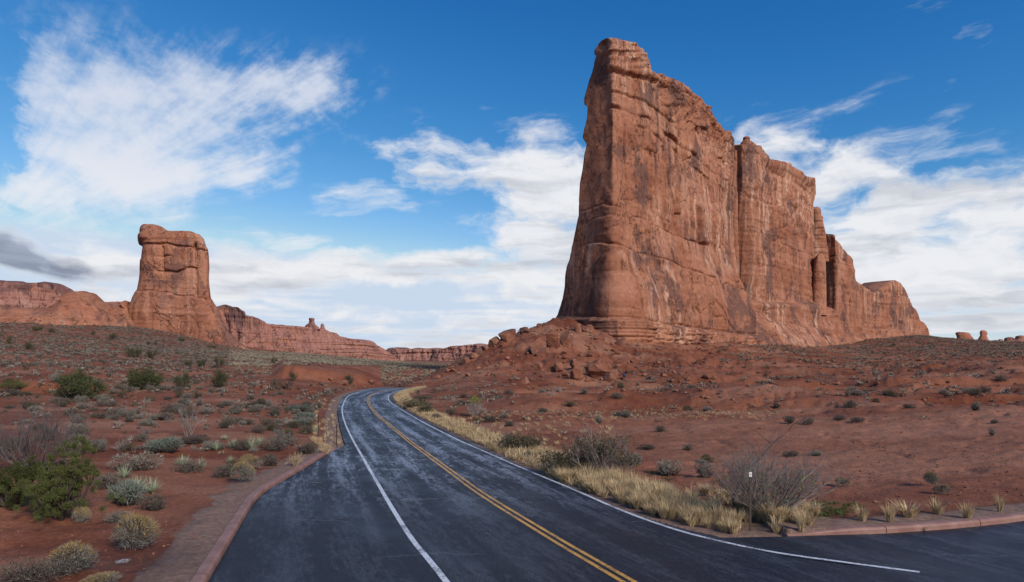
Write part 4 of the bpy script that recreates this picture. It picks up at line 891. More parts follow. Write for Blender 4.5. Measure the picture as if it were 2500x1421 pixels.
def leafcloud(n, pts, size, seed, elong=2.2, outward=None):
    """n small leaf faces (triangles) round the given points"""
    g = np.random.default_rng(seed); k = g.integers(0, len(pts), n); p = pts[k]
    d = unit(g.normal(size=(n, 3)) + (0 if outward is None else outward[k] * 1.2)); e = unit(np.cross(d, g.normal(size=(n, 3))))
    s = size * (.6 + .8 * g.random(n))[:, None]
    V = np.concatenate([p - e * s * .5, p + e * s * .5, p + d * s * elong]); i = np.arange(n)
    return V, np.stack([i, i + n, i + 2 * n], 1)
def tube(paths, sides=4):
    """paths: list of (pts (k,3), radii (k)) -> tapered tubes"""
    Vs, Fs = [], []; b = 0
    for pts, rad in paths:
        pts = np.asarray(pts); k = len(pts); t = unit(np.gradient(pts, axis=0)); ref = np.array([.31, .95, .1]); u = unit(np.cross(t, ref)); w = np.cross(t, u)
        a = np.arange(sides) * 2 * pi / sides
        v = pts[:, None] + (u[:, None] * np.cos(a)[None, :, None] + w[:, None] * np.sin(a)[None, :, None]) * np.asarray(rad)[:, None, None]
        Vs.append(v.reshape(-1, 3)); Fs.append(grid_faces(k, sides, True) + b); b += k * sides
    return np.vstack(Vs), np.vstack(Fs)
def branching(seed, stems, h, spread, levels=3, r0=.02, kids=3, wig=.18, lenf=.62, up=.25, n=5):
    g = np.random.default_rng(seed); out, tips = [], []
    def grow(p, d, L, r, lv):
        pts = [p]; dd = d
        for _ in range(n - 1):
            dd = unit(dd + g.normal(0, wig, 3) + np.array([0, 0, up * .2])); pts.append(pts[-1] + dd * L / (n - 1))
        pts = np.array(pts); out.append((pts, np.linspace(r, r * (.5 if lv else .15), n))); tips.append((pts[-1], dd))
        if lv:
            for _ in range(kids):
                f = g.uniform(.35, 1.0); q = pts[int(f * (n - 1))]
                grow(q, unit(dd + g.normal(0, .55, 3) + np.array([0, 0, up])), L * lenf * g.uniform(.7, 1.15), r * .55, lv - 1)
    for i in range(stems):
        a = g.uniform(0, 2 * pi); l = spread * sqrt(g.random()); grow(np.array([.06 * h * cos(a), .06 * h * sin(a), 0]), np.array([cos(a) * sin(l), sin(a) * sin(l), cos(l)]), h * g.uniform(.45, .62), r0, levels - 1)
    return out, tips
def plant_mesh(name, groups):
    """groups: list of (V, [faces], material)"""
    V, Fq, mi, mats, b = [], [], [], [], 0
    for k, (v, fl, m) in enumerate(groups):
        V.append(v); mats.append(m)
        for f in fl: Fq.append(f + b); mi.append(np.full(len(f), k))
        b += len(v)
    return mesh_np(name, np.vstack(V), Fq, mats, smooth=False, midx=np.concatenate(mi))
def dome_pts(n, seed, rx=.5, h=.55, lumps=5, shell=.35):
    g = np.random.default_rng(seed); c = np.c_[g.uniform(-.5, .5, lumps) * rx * 1.1, g.uniform(-.5, .5, lumps) * rx * 1.1, g.uniform(.25, .55, lumps) * h]; r = g.uniform(.45, .75, lumps)
    k = g.integers(0, lumps, n); d = unit(g.normal(size=(n, 3))); d[:, 2] = np.abs(d[:, 2]) * np.where(g.random(n) < .75, 1, -.6)
    rad = (1 - shell * g.random(n) ** 1.5); p = c[k] + d * rad[:, None] * (r[k][:, None] * np.array([rx, rx, h * .75])); p[:, 2] = np.maximum(p[:, 2], .02); return p, d
def sage_mesh(seed, m, n=1700, size=.017, rx=.5, h=.62, elong=5.0):
    p, d = dome_pts(n, seed, rx, h); out = d.copy(); out[:, 2] += .5
    lv, lf = leafcloud(n, p, size, seed + 1, elong, out)
    br, _ = branching(seed + 2, 7, h * 1.3, .95, 2, .012, 3, .15, .6, .2, 4); bv, bf = tube(br, 3)
    g = np.random.default_rng(seed + 9); q = p * np.array([.78, .78, .5]); wv_, wf_ = leafcloud(700, q, .020, seed + 4, 5.0)     # dark wood faces, putting the shaded base under the leaves into colour
    wv_[:, 2] = np.maximum(wv_[:, 2], 0)
    return plant_mesh('sagebrush', [(lv, [lf], m), (np.vstack([bv, wv_]), [bf, wf_ + len(bv)], M_bark)])
SAGE = [sage_mesh(10 + i, M_sage if i < 5 else M_sage2, rx=.5 + .12 * ((i * 3) % 4 - 1.5) / 1.5, h=.62 + .12 * ((i * 5) % 3 - 1)) for i in range(8)]
SAGE += [sage_mesh(30 + i, M_olive) for i in range(2)]
for i in range(2):                                   # dead grey skeleton
    br, _ = branching(44 + i, 16, .9, 1.0, 3, .010, 3, .16, .6, .25, 4); bv, bf = tube(br, 3); SAGE.append(plant_mesh('sagebrush', [(bv, [bf], M_twig)]))
TEAL = [sage_mesh(60 + i, M_teal, 1900, .016, .5, .6, 8.0) for i in range(2)]
def rabbit_mesh(seed):                               # dry shrub with golden seed heads on one side
    p, d = dome_pts(3200, seed, .5, .7); out = d.copy(); out[:, 2] += .8; lv, lf = leafcloud(3200, p, .011, seed, 9., out)
    t = d[:, 2] + .5 * d[:, 0] > .55; v2, f2 = leafcloud(1500, p[t] * 1.04, .010, seed + 5, 8., out[t])
    return plant_mesh('rabbitbrush', [(lv, [lf], M_sage), (v2, [f2], M_gold)])
RABBIT = [rabbit_mesh(80 + i) for i in range(2)]
def tuft_mesh(seed, m, n=150, h=1.0, spread=.55, w=.008, curve=.35, r0=.16):
    v, q, t = blades(n, 1.0, h, spread, w, seed, curve, r0); return plant_mesh('tuft', [(v, [q, t], m)])
GRASS = [tuft_mesh(100 + i, M_straw, 130 + 20 * (i % 3), 1.0, .5 + .1 * (i % 2), .011) for i in range(6)]
GREEN = [tuft_mesh(120 + i, M_green, 110, 1.0, .9, .012) for i in range(2)]
STRAWB = []
for i in range(3):                                   # stiff dry straw bush
    br, tips = branching(140 + i, 26, 1.0, .85, 3, .010, 3, .10, .55, .35, 4); bv, bf = tube(br, 3); tp3 = np.array([t[0] for t in tips])
    lv, lf = leafcloud(500, tp3, .022, 5, 2.0); STRAWB.append(plant_mesh('straw_bush', [(bv, [bf], M_straw), (lv, [lf], M_straw)]))
def yucca_mesh(seed):
    g = np.random.default_rng(seed); v, q, t = blades(95, .12, .62, 1.35, .014, seed, -.04, .5, 1.0, .25); v[:, 2] += .06
    dv, dq, dt = blades(40, .12, .34, 1.9, .013, seed + 1, .3, .6); dv[:, 2] = np.abs(dv[:, 2]) * .6
    return plant_mesh('yucca', [(v, [q, t], M_yucca), (dv, [dq, dt], M_straw)])
YUC = [yucca_mesh(160 + i) for i in range(3)]
def bare_mesh(seed, stems=16, h=1.0, spread=.9, levels=4, r0=.014, m=None, kids=3):
    br, tips = branching(seed, stems, h, spread, levels, r0, kids, .14, .62, .35, 5); bv, bf = tube(br, 3); return plant_mesh('bare_shrub', [(bv, [bf], m or M_twig)]), tips

def put(name, me, px, py, wpx, hpx, label, cat, group=None, mw=1.0, mh=1.0, rz=None, sink=.02):
    X, Y, Z = hit(px, py); sx, sz = wpx / F * Y / mw, hpx / F * Y / mh
    o = link(name, me, (X, Y, Z - sink), None, random.uniform(0, 6.28) if rz is None else rz, (sx, sx, sz)); return tag(o, label, cat, group)
def juniper(px, py, wpx, hpx, label, seed, mtl=M_jun, n=2600, group='junipers', leaf=None):
    """tapered trunk and limbs with leaf sprays at the limb ends"""
    X, Y, Z = hit(px, py); w, h = wpx / F * Y, hpx / F * Y; g = np.random.default_rng(seed)
    root = tag(empty('juniper', (X, Y, Z - .03)), label, 'juniper', group)
    br, tips = branching(seed, 9, 1.0, 1.05, 3, .030, 4, .16, .62, .35, 5); bv, bf = tube(br, 5)
    tp_ = np.array([t[0] for t in tips]); td = np.array([t[1] for t in tips])
    sc_ = np.array([w / np.ptp(tp_[:, 0]) * .86, w / np.ptp(tp_[:, 1]) * .86, h / tp_[:, 2].max() * .93])
    tv = bv * sc_; trunk = link('trunk', mesh_np('trunk', tv, bf, [M_bark]), (0, 0, 0), root)
    # sprays: clusters of leaf faces round each limb end, plus low skirts
    cl_ = tp_ * sc_; cl_[:, 2] = np.maximum(cl_[:, 2], .10 * h)
    ex = np.c_[g.normal(0, .26, 60) * w, g.normal(0, .26, 60) * w, g.uniform(.06, .45, 60) * h]; cl_ = np.vstack([cl_, ex]); od = np.vstack([td, unit(ex * (1, 1, .3))])
    per = max(8, n // len(cl_)); s0 = leaf or .030 * (w + h) / 2; k = np.repeat(np.arange(len(cl_)), per)
    up = g.random(len(k)) ** .7; p = cl_[k] + g.normal(size=(len(k), 3)) * s0 * (1.55, 1.55, 1.5) + np.c_[np.zeros((len(k), 2)), up * s0 * 2.6]
    p[:, 2] = np.maximum(p[:, 2], .02)
    o2 = od[k] * .4; o2[:, 2] += .9; lv, lf = [None, None]
    d = unit(g.normal(size=(len(k), 3)) * .8 + o2); e = unit(np.cross(d, g.normal(size=(len(k), 3)))); s = s0 * (.5 + .6 * g.random(len(k)))[:, None]
    V = np.concatenate([p - e * s * .45, p + e * s * .45, p + d * s * 1.7]); i = np.arange(len(k))
    link('crown', mesh_np('crown', V, np.stack([i, i + len(k), i + 2 * len(k)], 1), [mtl], smooth=False), (0, 0, 0), root)
    return root
juniper(150, 1268, 180, 205, 'big green juniper in the left foreground, the nearest and tallest', 200, M_jun, 60000, leaf=.024)
juniper(30, 1238, 150, 125, 'lower juniper at the left edge touching the biggest one', 201, M_jun, 42000, leaf=.024)
juniper(203, 976, 118, 72, 'wide dense juniper on the left flat beyond the bare shrub', 202, M_jun2, 6500)
juniper(350, 952, 102, 52, 'broad low juniper right of the wide dense one', 203, M_jun2, 5000)
juniper(449, 949, 46, 45, 'narrow juniper between the broad low one and the bank', 204, M_jun2, 3000)
juniper(535, 946, 48, 46, 'rounded juniper leaning by the red bank left of the road', 205, M_jun2, 3000)
juniper(28, 955, 70, 28, 'yellow-green low bush by the red ledge at far left', 206, M_jun, 2500)
FJ = [(325, 873, 42, 28, 'left of two junipers on the slope below the butte'), (368, 879, 30, 30, 'right of two junipers on the slope below the butte'), (462, 897, 22, 20, 'first of three junipers in a row on the mid slope, from the left'), (494, 900, 28, 28, 'middle of three junipers in a row on the mid slope'),
      (535, 898, 28, 28, 'last of three junipers in a row on the mid slope, from the left'), (70, 854, 26, 22, 'juniper alone on the upper slope near the left edge'), (22, 843, 12, 26, 'thin upright juniper at the far left slope'), (90, 810, 28, 15, 'juniper under the slickrock ledge at far left'),
      (126, 812, 20, 12, 'small juniper right of the one under the slickrock ledge'), (276, 830, 24, 18, 'round juniper on the sandy slope under the butte'), (226, 818, 13, 12, 'tiny round juniper high on the sandy slope'), (445, 835, 20, 12, 'juniper at the very foot of the butte'), (520, 852, 28, 10, 'flat dark bush along the butte foot ledge'),
      (360, 842, 12, 10, 'small bush left of a pair below the butte'), (378, 843, 12, 10, 'small bush right of a pair below the butte'), (671, 889, 20, 16, 'juniper on the plain under the fluted cliff'), (600, 911, 13, 11, 'bright green small bush on the sage plain'), (716, 930, 24, 24, 'juniper standing before the red cut bank at its left'),
      (856, 938, 28, 28, 'loose olive bush before the right end of the cut bank'), (668, 950, 22, 30, 'olive bush left of the red cut bank'), (483, 973, 30, 20, 'yellow-green shrub on the near left flat'), (2182, 846, 16, 9, 'lone dark bush at the foot of the low end ridge')]
for i, (a, b, w, h, lab) in enumerate(FJ): juniper(a, b, w, h, lab, 220 + i, M_jun2 if 'olive' not in lab and 'yellow' not in lab else M_olive, 1300)

# bare shrubs
def bare(px, py, wpx, hpx, label, seed, stems, levels, r0, m=M_twig, kids=3, spread=.95, leaves=None, cat='shrub', name='bare_shrub'):
    X, Y, Z = hit(px, py); w, h = wpx / F * Y, hpx / F * Y
    br, tips = branching(seed, stems, 1.0, spread, levels, r0, kids, .13, .62, .35, 5); bv, bf = tube(br, 3 if levels > 3 else 4)
    s = np.array([w / np.ptp(bv[:, 0]), w / np.ptp(bv[:, 1]) * .9, h / bv[:, 2].max()]); bv = bv * s
    root = tag(empty(name, (X, Y, Z - .03)), label, cat); link('branches', mesh_np('branches', bv, bf, [m]), (0, 0, 0), root)
    if leaves:
        nl_, mt, size, zmin, zmax = leaves; tp_ = np.array([t[0] for t in tips]) * s; tp_ = tp_[(tp_[:, 2] >= zmin * h) & (tp_[:, 2] <= zmax * h)]
        g = np.random.default_rng(seed); pts = tp_[g.integers(0, len(tp_), nl_)] + g.normal(size=(nl_, 3)) * size * 2.2; pts[:, 2] = np.maximum(pts[:, 2], .02)
        lv, lf = leafcloud(nl_, pts, size, seed, 2.4); link('foliage', mesh_np('foliage', lv, lf, [mt], smooth=False), (0, 0, 0), root)
    return root
M_twig2 = simple('bare_twig_dark', (.150, .118, .112), .4)
bare(85, 1150, 290, 195, 'tall leafless grey shrub behind the left foreground junipers', 300, 34, 4, .009, M_twig2)
bare(1882, 1258, 410, 222, 'large leafless grey shrub behind the right roadside post', 301, 56, 4, .0070, leaves=(500, M_lime, .030, 0.0, .45))
X, Y, Z = hit(1800, 1250)
lim = [((1800, 1262), .0, .05), ((1790, 1215), .0, .045), ((1822, 1150), .1, .04), ((1850, 1125), .15, .034), ((1885, 1085), .2, .026), ((1925, 1052), .3, .012)]
pts = np.array([((q[0][0] - CXP) / F * (Y + q[1]), Y + q[1], CZ + (HY - q[0][1]) / F * (Y + q[1])) for q in lim]); rad = [q[2] * .75 for q in lim]
lim2 = [(pts, rad)]; g_ = np.random.default_rng(9)
for k in (2, 3, 4, 5, 3, 4, 2):
    p = pts[k] if k < 6 else pts[5]; d = unit(np.array([g_.uniform(-.8, .9), g_.uniform(-.4, .4), g_.uniform(.4, 1.0)])); q = [p]
    for _ in range(5): d = unit(d + g_.normal(0, .2, 3)); q.append(q[-1] + d * .17)
    lim2.append((np.array(q), np.linspace(.013, .003, 6)))
lv_, lf_ = tube([(spline(p, 14) if len(p) == 6 else p, np.interp(np.linspace(0, 1, 14), np.linspace(0, 1, len(r_)), r_)) for p, r_ in lim2], 5)
tag(world_obj('dead_branch', lv_, lf_, [M_bark], origin=(X, Y, Z)), 'thick dark crooked dead branch rising out of the leafless shrub at right', 'branch')
bare(460, 1068, 62, 80, 'leafless thorny sapling standing among the left sage', 303, 5, 5, .022, kids=3, spread=.6)
bare(672, 1012, 42, 45, 'small leafless sapling nearer the road on the left flat', 304, 5, 4, .022, spread=.6)
bare(700, 950, 60, 30, 'dark leafless brush at the foot of the red bank', 305, 12, 3, .02, M_bark)
bare(1470, 1168, 190, 150, 'tall brown-green bush with bare grey tips by the right verge', 306, 30, 4, .010, M_twig, leaves=(5200, M_olive, .034, 0., .72))
bare(1385, 1160, 165, 66, 'low dark brown bush left of the tall bush on the right verge', 307, 30, 3, .010, M_twig, leaves=(4200, M_olive, .034, 0., 1.))
bare(1275, 1100, 150, 42, 'wide dark brown bush along the right verge farther up', 308, 30, 3, .010, M_bark, leaves=(2200, M_olive, .055, 0., 1.))
bare(1162, 1015, 62, 45, 'grey bush with a fresh lime-green top on the right bank', 309, 24, 3, .014, M_twig, leaves=(260, M_lime, .07, .8, 1.))
bare(1012, 998, 80, 27, 'dark spreading bush by the inside of the road bend', 310, 26, 3, .014, M_bark, leaves=(1500, M_olive, .08, 0., 1.))
bare(1035, 1010, 40, 22, 'small olive bush just below the spreading bush at the bend', 311, 20, 3, .014, M_bark, leaves=(900, M_olive, .07, 0., 1.))

# yuccas
YL = [(303, 1168, 46, 38, 'upper yucca of three near the foreground juniper'), (372, 1206, 56, 48, 'right yucca of three near the foreground juniper'), (336, 1196, 56, 44, 'middle yucca of three near the foreground juniper'), (446, 1138, 44, 32, 'yucca growing out of sage at the left middle ground'), (491, 1146, 30, 34, 'small grey-green yucca right of the one in sage'),
      (563, 1132, 28, 24, 'small yucca above the double grass clump'), (570, 1094, 40, 28, 'left yucca of the group by the straw bushes'), (612, 1100, 44, 42, 'largest yucca in the group by the straw bushes'), (634, 1089, 34, 28, 'right yucca of the group by the straw bushes'), (528, 1102, 32, 30, 'yucca beside dark sage left of the group'), (548, 1074, 24, 16, 'distant pale yucca above the group'), (768, 1058, 26, 20, 'yucca by the brown post left of the road')]
for i, (a, b, w, h, lab) in enumerate(YL): put('yucca', YUC[i % 3], a, b, w, h, lab, 'yucca', 'yuccas left of the road', 1.05, .62)
# named near shrubs
NS = [('rabbitbrush', RABBIT[0], 338, 1345, 112, 88, 'golden-topped rounded brush beside the left kerb', 'brush'), ('rabbitbrush', RABBIT[1], 165, 1402, 125, 68, 'grey and golden brush at the bottom left, second from the corner', 'brush'),
      ('sagebrush', SAGE[5], 70, 1424, 130, 58, 'dark sage at the bottom left corner', 'shrub'), ('rabbitbrush', RABBIT[1], 250, 1432, 90, 30, 'yellowish brush cut by the bottom edge of the photo', 'brush'),
      ('sagebrush', TEAL[0], 305, 1232, 112, 66, 'blue-green bush below the three yuccas', 'shrub'), ('sagebrush', SAGE[6], 262, 1192, 70, 48, 'dark bush between the foreground juniper and yuccas', 'shrub'),
      ('sagebrush', SAGE[1], 328, 1150, 84, 44, 'grey sage just above the three yuccas', 'shrub'), ('sagebrush', SAGE[7], 378, 1245, 80, 36, 'brown sage right of the blue-green bush', 'shrub'), ('sagebrush', SAGE[2], 289, 1275, 52, 36, 'small grey sage below the blue-green bush', 'shrub'),
      ('rabbitbrush', RABBIT[0], 200, 1278, 42, 42, 'small golden brush at the foot of the foreground juniper', 'brush'), ('sagebrush', SAGE[5], 462, 1152, 62, 30, 'dark sage around the lone yucca', 'shrub'), ('sagebrush', SAGE[6], 555, 1164, 62, 42, 'dark half of the double clump near the kerb', 'shrub'),
      ('rabbitbrush', RABBIT[1], 588, 1178, 66, 46, 'golden half of the double clump near the kerb', 'brush'), ('rabbitbrush', RABBIT[0], 607, 1146, 56, 34, 'golden-tipped clump above the double clump', 'brush'), ('sagebrush', SAGE[7], 662, 1138, 50, 30, 'dark olive shrub left of the first straw bush', 'shrub'),
      ('sagebrush', TEAL[1], 392, 1104, 88, 40, 'wide grey-green brush in the left middle ground', 'shrub'), ('sagebrush', SAGE[6], 474, 1082, 70, 28, 'dark low sage under the thorny sapling', 'shrub'), ('sagebrush', SAGE[5], 590, 1100, 40, 30, 'dark sage between two yuccas of the group', 'shrub'),
      ('sagebrush', SAGE[7], 748, 1108, 62, 26, 'reddish dark bush behind the straw bushes', 'shrub'), ('sagebrush', TEAL[0], 735, 1005, 62, 20, 'olive sage bank by the road bend, upper', 'shrub'), ('sagebrush', TEAL[1], 752, 1025, 66, 22, 'olive sage bank by the road bend, lower', 'shrub'), ('sagebrush', TEAL[0], 735, 1040, 60, 20, 'olive sage bank by the road bend, lowest', 'shrub'),
      ('sagebrush', SAGE[0], 1632, 1162, 74, 48, 'rounded grey sage between the tall bush and the leafless shrub', 'shrub'), ('sagebrush', SAGE[3], 1540, 1135, 56, 40, 'grey sage right behind the tall brown-green bush', 'shrub'), ('sagebrush', SAGE[1], 1715, 1165, 46, 42, 'grey sage at the left edge of the leafless shrub', 'shrub'),
      ('sagebrush', SAGE[4], 1245, 1092, 50, 32, 'grey sage at the left end of the wide brown bush', 'shrub'), ('sagebrush', SAGE[5], 1200, 1030, 44, 19, 'dark sage right of the lime-topped bush', 'shrub'), ('sagebrush', SAGE[6], 1064, 1024, 28, 20, 'dark round sage by the road below the bend', 'shrub'), ('sagebrush', SAGE[5], 1100, 1012, 24, 16, 'dark sage left of the lime-topped bush', 'shrub'),
      ('sagebrush', TEAL[1], 1300, 1120, 40, 20, 'olive clump among grass under the wide brown bush', 'shrub'),
      ('sagebrush', SAGE[6], 1580, 1098, 36, 18, 'low dark sage on the red flat above the rounded grey sage', 'shrub'), ('sagebrush', SAGE[5], 1680, 1100, 26, 18, 'small dark sage left of the leafless shrub top', 'shrub'), ('sagebrush', SAGE[6], 1932, 1115, 36, 20, 'dark sage behind the leafless shrub on the red flat', 'shrub'), ('sagebrush', SAGE[2], 1990, 1112, 34, 16, 'pale grey sage right of the dark one behind the leafless shrub', 'shrub'),
      ('rabbitbrush', RABBIT[0], 2055, 1187, 34, 22, 'olive brush at the right end of the leafless shrub', 'brush'), ('rabbitbrush', RABBIT[1], 2270, 1186, 44, 32, 'golden tuft alone on the red flat at right', 'brush'), ('rabbitbrush', RABBIT[0], 2302, 1208, 34, 26, 'smaller golden tuft below the lone one at right', 'brush'),
      ('sagebrush', SAGE[3], 2431, 1034, 20, 14, 'dark sage on the bare slope at the right edge, upper', 'shrub'), ('sagebrush', SAGE[4], 2423, 1064, 20, 18, 'pale sage on the bare slope at the right edge, lower', 'shrub'), ('sagebrush', SAGE[5], 2050, 1026, 30, 16, 'left of two dark sages on the bare flat edge', 'shrub'), ('sagebrush', SAGE[6], 2095, 1030, 40, 16, 'right of two dark sages on the bare flat edge', 'shrub'),
      ('sagebrush', SAGE[7], 1928, 1034, 34, 18, 'dark sage at the left end of the bare flat', 'shrub'), ('sagebrush', SAGE[5], 1973, 1036, 26, 18, 'dark round sage on the left part of the bare flat', 'shrub')]
for nm, me, a, b, w, h, lab, cat in NS: put(nm, me, a, b, w, h, lab, cat, None, 1.05, .66)
for i, (a, b, w, h, lab) in enumerate([(722, 1138, 58, 48, 'straw-yellow dry bush against the left kerb'), (795, 1108, 62, 46, 'straw-yellow dry bush beside the kerb end and post'), (775, 1085, 46, 30, 'straw-yellow dry bush behind the kerb end')]):
    put('straw_bush', STRAWB[i], a, b, w, h, lab, 'dry bush', 'straw bushes at the kerb', 1.5, .95)
for i, (a, b, w, h, lab) in enumerate([(2105, 1272, 46, 48, 'straw tuft left of the right kerb middle'), (2172, 1274, 40, 62, 'tall straw tuft behind the first kerb joint'), (2218, 1262, 80, 46, 'wide straw tuft on the gravel behind the right kerb'), (2288, 1256, 60, 50, 'straw tuft farther right behind the right kerb'), (2362, 1266, 46, 48, 'thin stalky tuft at the right kerb'), (2440, 1250, 30, 56, 'thin dry stalks near the right edge'), (2252, 1300, 36, 26, 'golden tuft sprouting in front of the right kerb'), (1335 + 560, 1302, 36, 40, 'straw tuft just right of the roadside post'), (1790, 1304, 44, 46, 'straw tuft just left of the roadside post'), (1955, 1296, 40, 66, 'straw tuft at the tip of the right kerb')]):
    put('dry_grass_tuft', GRASS[i % 6], a, b, w, h, lab, 'grass tuft', None, 1.1, .95)

# sage scattered over the flats: the larger ones singly, the far mass as one
def dens(px, py, n):
    if px < 1000:
        if py > 1110: return .05
        if 660 < px < 930 and 893 < py < 938: return .0
        if py > 960: return .52 + .8 * n
        return .85 + .6 * n
    if px < 1150: return .45 + .4 * n if py < 935 else .35
    if py < 905: return (.10 if px < 1750 else .62 + .5 * n)
    if px < 1700: return (.34 + .5 * n) if 905 < py < 1035 else .04
    if py < 960 + (2500 - px) * .05: return .55 + .6 * n - (.3 if px < 2100 else 0)
    if py < 1000 - (px - 1700) * .01: return .42 + .6 * n - (.25 if px > 2000 else 0)
    return .02
rnd = np.random.default_rng(21); pos_ = []
for x0, x1, y0, y1, per in ((-330, 60, 24, 470, .36), (-160, 40, 160, 900, .16), (20, 420, 30, 520, .34)):
    nn_ = int((x1 - x0) * (y1 - y0) * per)
    Yc = y0 * (y1 / y0) ** rnd.random(nn_ * 1) if False else rnd.uniform(y0, y1, nn_); Xc = rnd.uniform(x0, x1, nn_)
    pos_.append(np.c_[Xc, Yc])
extra = np.c_[rnd.uniform(-60, 0, 1500), rnd.uniform(25, 90, 1500)]; pos_.append(extra)
pos_ = np.vstack(pos_); pz = gz(pos_[:, 0], pos_[:, 1]); ppx = CXP + F * pos_[:, 0] / pos_[:, 1]; ppy = HY - (pz - CZ) * F / pos_[:, 1]
da = dasph(pos_[:, 0], pos_[:, 1]); u_ = rnd.random(len(pos_))
named = [hit(q[2], q[3])[:2] for q in NS] + [hit(q[0], q[1])[:2] for q in YL]
dn_ = perlin(ppx * .012, ppy * .03, .5) + .6 * perlin(ppx * .04, ppy * .08, 2.5)
keep = []
for k in range(len(pos_)):
    if not (-60 < ppx[k] < 2560 and 700 < ppy[k] < 1300) or da[k] < 2.2: continue
    d_ = dens(ppx[k], ppy[k], dn_[k])
    if u_[k] < d_: keep.append(k)
keep = np.array(keep)
size = (.42 + 1.05 * rnd.random(len(keep)) ** 2.2) * np.where(ppx[keep] < 1000, .95, .9) * (1 + .25 * sstep(pos_[keep, 1], 100, 300))
app = size / pos_[keep, 1]
order = np.argsort(-app * (1 + .3 * rnd.random(len(app))))
ind, rest = order[:260], order[260:]
LM = [(hit(q[0], q[1])[:2], q[2]) for q in ((203, 976, 'the wide dense juniper'), (350, 952, 'the broad low juniper'), (449, 949, 'the narrow juniper'), (535, 946, 'the rounded juniper by the bank'),
      (460, 1068, 'the thorny leafless sapling'), (672, 1012, 'the small sapling near the road'), (90, 1150, 'the tall leafless shrub at left'), (612, 1100, 'the largest grouped yucca'), (446, 1138, 'the yucca growing out of sage'),
      (777, 1066, 'the post standing in straw'), (811, 976, 'the farthest post at the bend'), (392, 1104, 'the wide grey-green brush'), (28, 955, 'the yellow-green bush at far left'), (716, 930, 'the juniper before the cut bank'),
      (1162, 1015, 'the lime-topped bush'), (1294, 937, 'the jagged lone boulder'), (1500, 930, 'the huge boulder'), (1592, 930, 'the flat table-like slab'), (2095, 1030, 'the paired sages on bare flat'), (2431, 1034, 'the dark right-edge sage'), (1470, 1168, 'the tall brown-green bush'), (2270, 1186, 'the lone golden tuft'))]
lmp = np.array([l[0] for l in LM]); mi_ = np.array([0, 1, 2, 3, 4, 0, 2, 5, 6, 7, 5, 6, 8, 9, 10, 11])[rnd.integers(0, 16, len(ind))]; ip = pos_[keep[ind]]
dl = np.linalg.norm(ip[:, None] - lmp[None], axis=2); col_ = np.array([0, 0, 0, 0, 0, 1, 1, 1, 2, 2, 3, 3])[mi_]
def ordn(r):
    if r < 12: return ORD[r]
    n = r + 1; return f"{n}{'th' if 10 < n % 100 < 14 else {1: 'st', 2: 'nd', 3: 'rd'}.get(n % 10, 'th')} "
ORD = ['', 'second ', 'third ', 'fourth ', 'fifth ', 'sixth ', 'seventh ', 'eighth ', 'ninth ', 'tenth ', 'eleventh ', 'twelfth ']
for t_, q in enumerate(ind):
    k = keep[q]; X, Y = pos_[k]; s = size[q]
    o = link('sagebrush', SAGE[mi_[t_]], (X, Y, pz[k] - .03), None, rnd.uniform(0, 6.28), (s, s * rnd.uniform(.8, 1.1), s * rnd.uniform(.75, 1.15)))
    j = int(np.argmin(dl[t_])); rank = int((dl[col_ == col_[t_], j] < dl[t_, j]).sum()); tone = ('pale grey', 'dark brown', 'olive green', 'bare dead')[col_[t_]]
    leftside = X < xat(EL, min(Y, 150))
    lab = f"{tone} sage shrub, {ordn(rank)}nearest of its colour to {LM[j][1]}"
    tag(o, lab, 'shrub', 'sage shrubs left of the road' if leftside else 'sage shrubs right of the road')
# far shrubs as one mass
def far_shrub(seed, n=26):
    p, d = dome_pts(n, seed, .5, .6, 3, .5); out = d.copy(); out[:, 2] += .4; v, f = leafcloud(n, p * .85, .13, seed, 2.0, out)
    q = p[:10] * np.array([.8, .8, .30]); v2, f2 = leafcloud(10, q, .17, seed + 3, 1.5); v2[:, 2] = np.maximum(v2[:, 2], 0)      # dark woody skirt, doubling as painted shade at the shrub's foot
    return np.vstack([v, v2]), np.vstack([f, f2 + len(v)]), np.r_[np.zeros(len(f), int), np.ones(len(f2), int)]
FAR = [far_shrub(400 + i) for i in range(8)]
def mass(name, idx, mtl, label, cat):
    Vs, Fs, Mi = [], [], []; b = 0
    for q in idx:
        k = keep[q]; v, f, mi = FAR[rnd.integers(0, 8)]; a = rnd.uniform(0, 6.28); s = size[q]; c_, s_ = cos(a) * s, sin(a) * s
        Vs.append(np.stack([v[:, 0] * c_ - v[:, 1] * s_ + pos_[k, 0], v[:, 0] * s_ + v[:, 1] * c_ + pos_[k, 1], v[:, 2] * s + pz[k] - .04], 1)); Fs.append(f + b); Mi.append(mi); b += len(v)
    return tag(world_obj(name, np.vstack(Vs), np.vstack(Fs), [mtl, M_bark], smooth=False, midx=np.concatenate(Mi)), label, cat, kind='stuff')
M_pale = simple('pale_plain_scrub', (.255, .215, .155), .40)
rp = ppx[keep[rest]]; plain = ((rp > 560) & (rp < 1110) & (pos_[keep[rest], 1] > 140) & (rnd.random(len(rest)) < .8)) | ((rp > 1100) & (rnd.random(len(rest)) < .38))
mass('scrub_cover', rest[plain], M_pale, 'pale straw-grey scrub over the plain and the slopes right of the road', 'scrub'); rest = rest[~plain]
cutm = rnd.random(len(rest)) < .55
mass('sage_cover', rest[cutm], M_sage, 'pale grey sage covering the far slopes and plain', 'sage')
mass('brush_cover', rest[~cutm], M_sage2, 'dark brown blackbrush covering the far slopes and plain', 'brush')

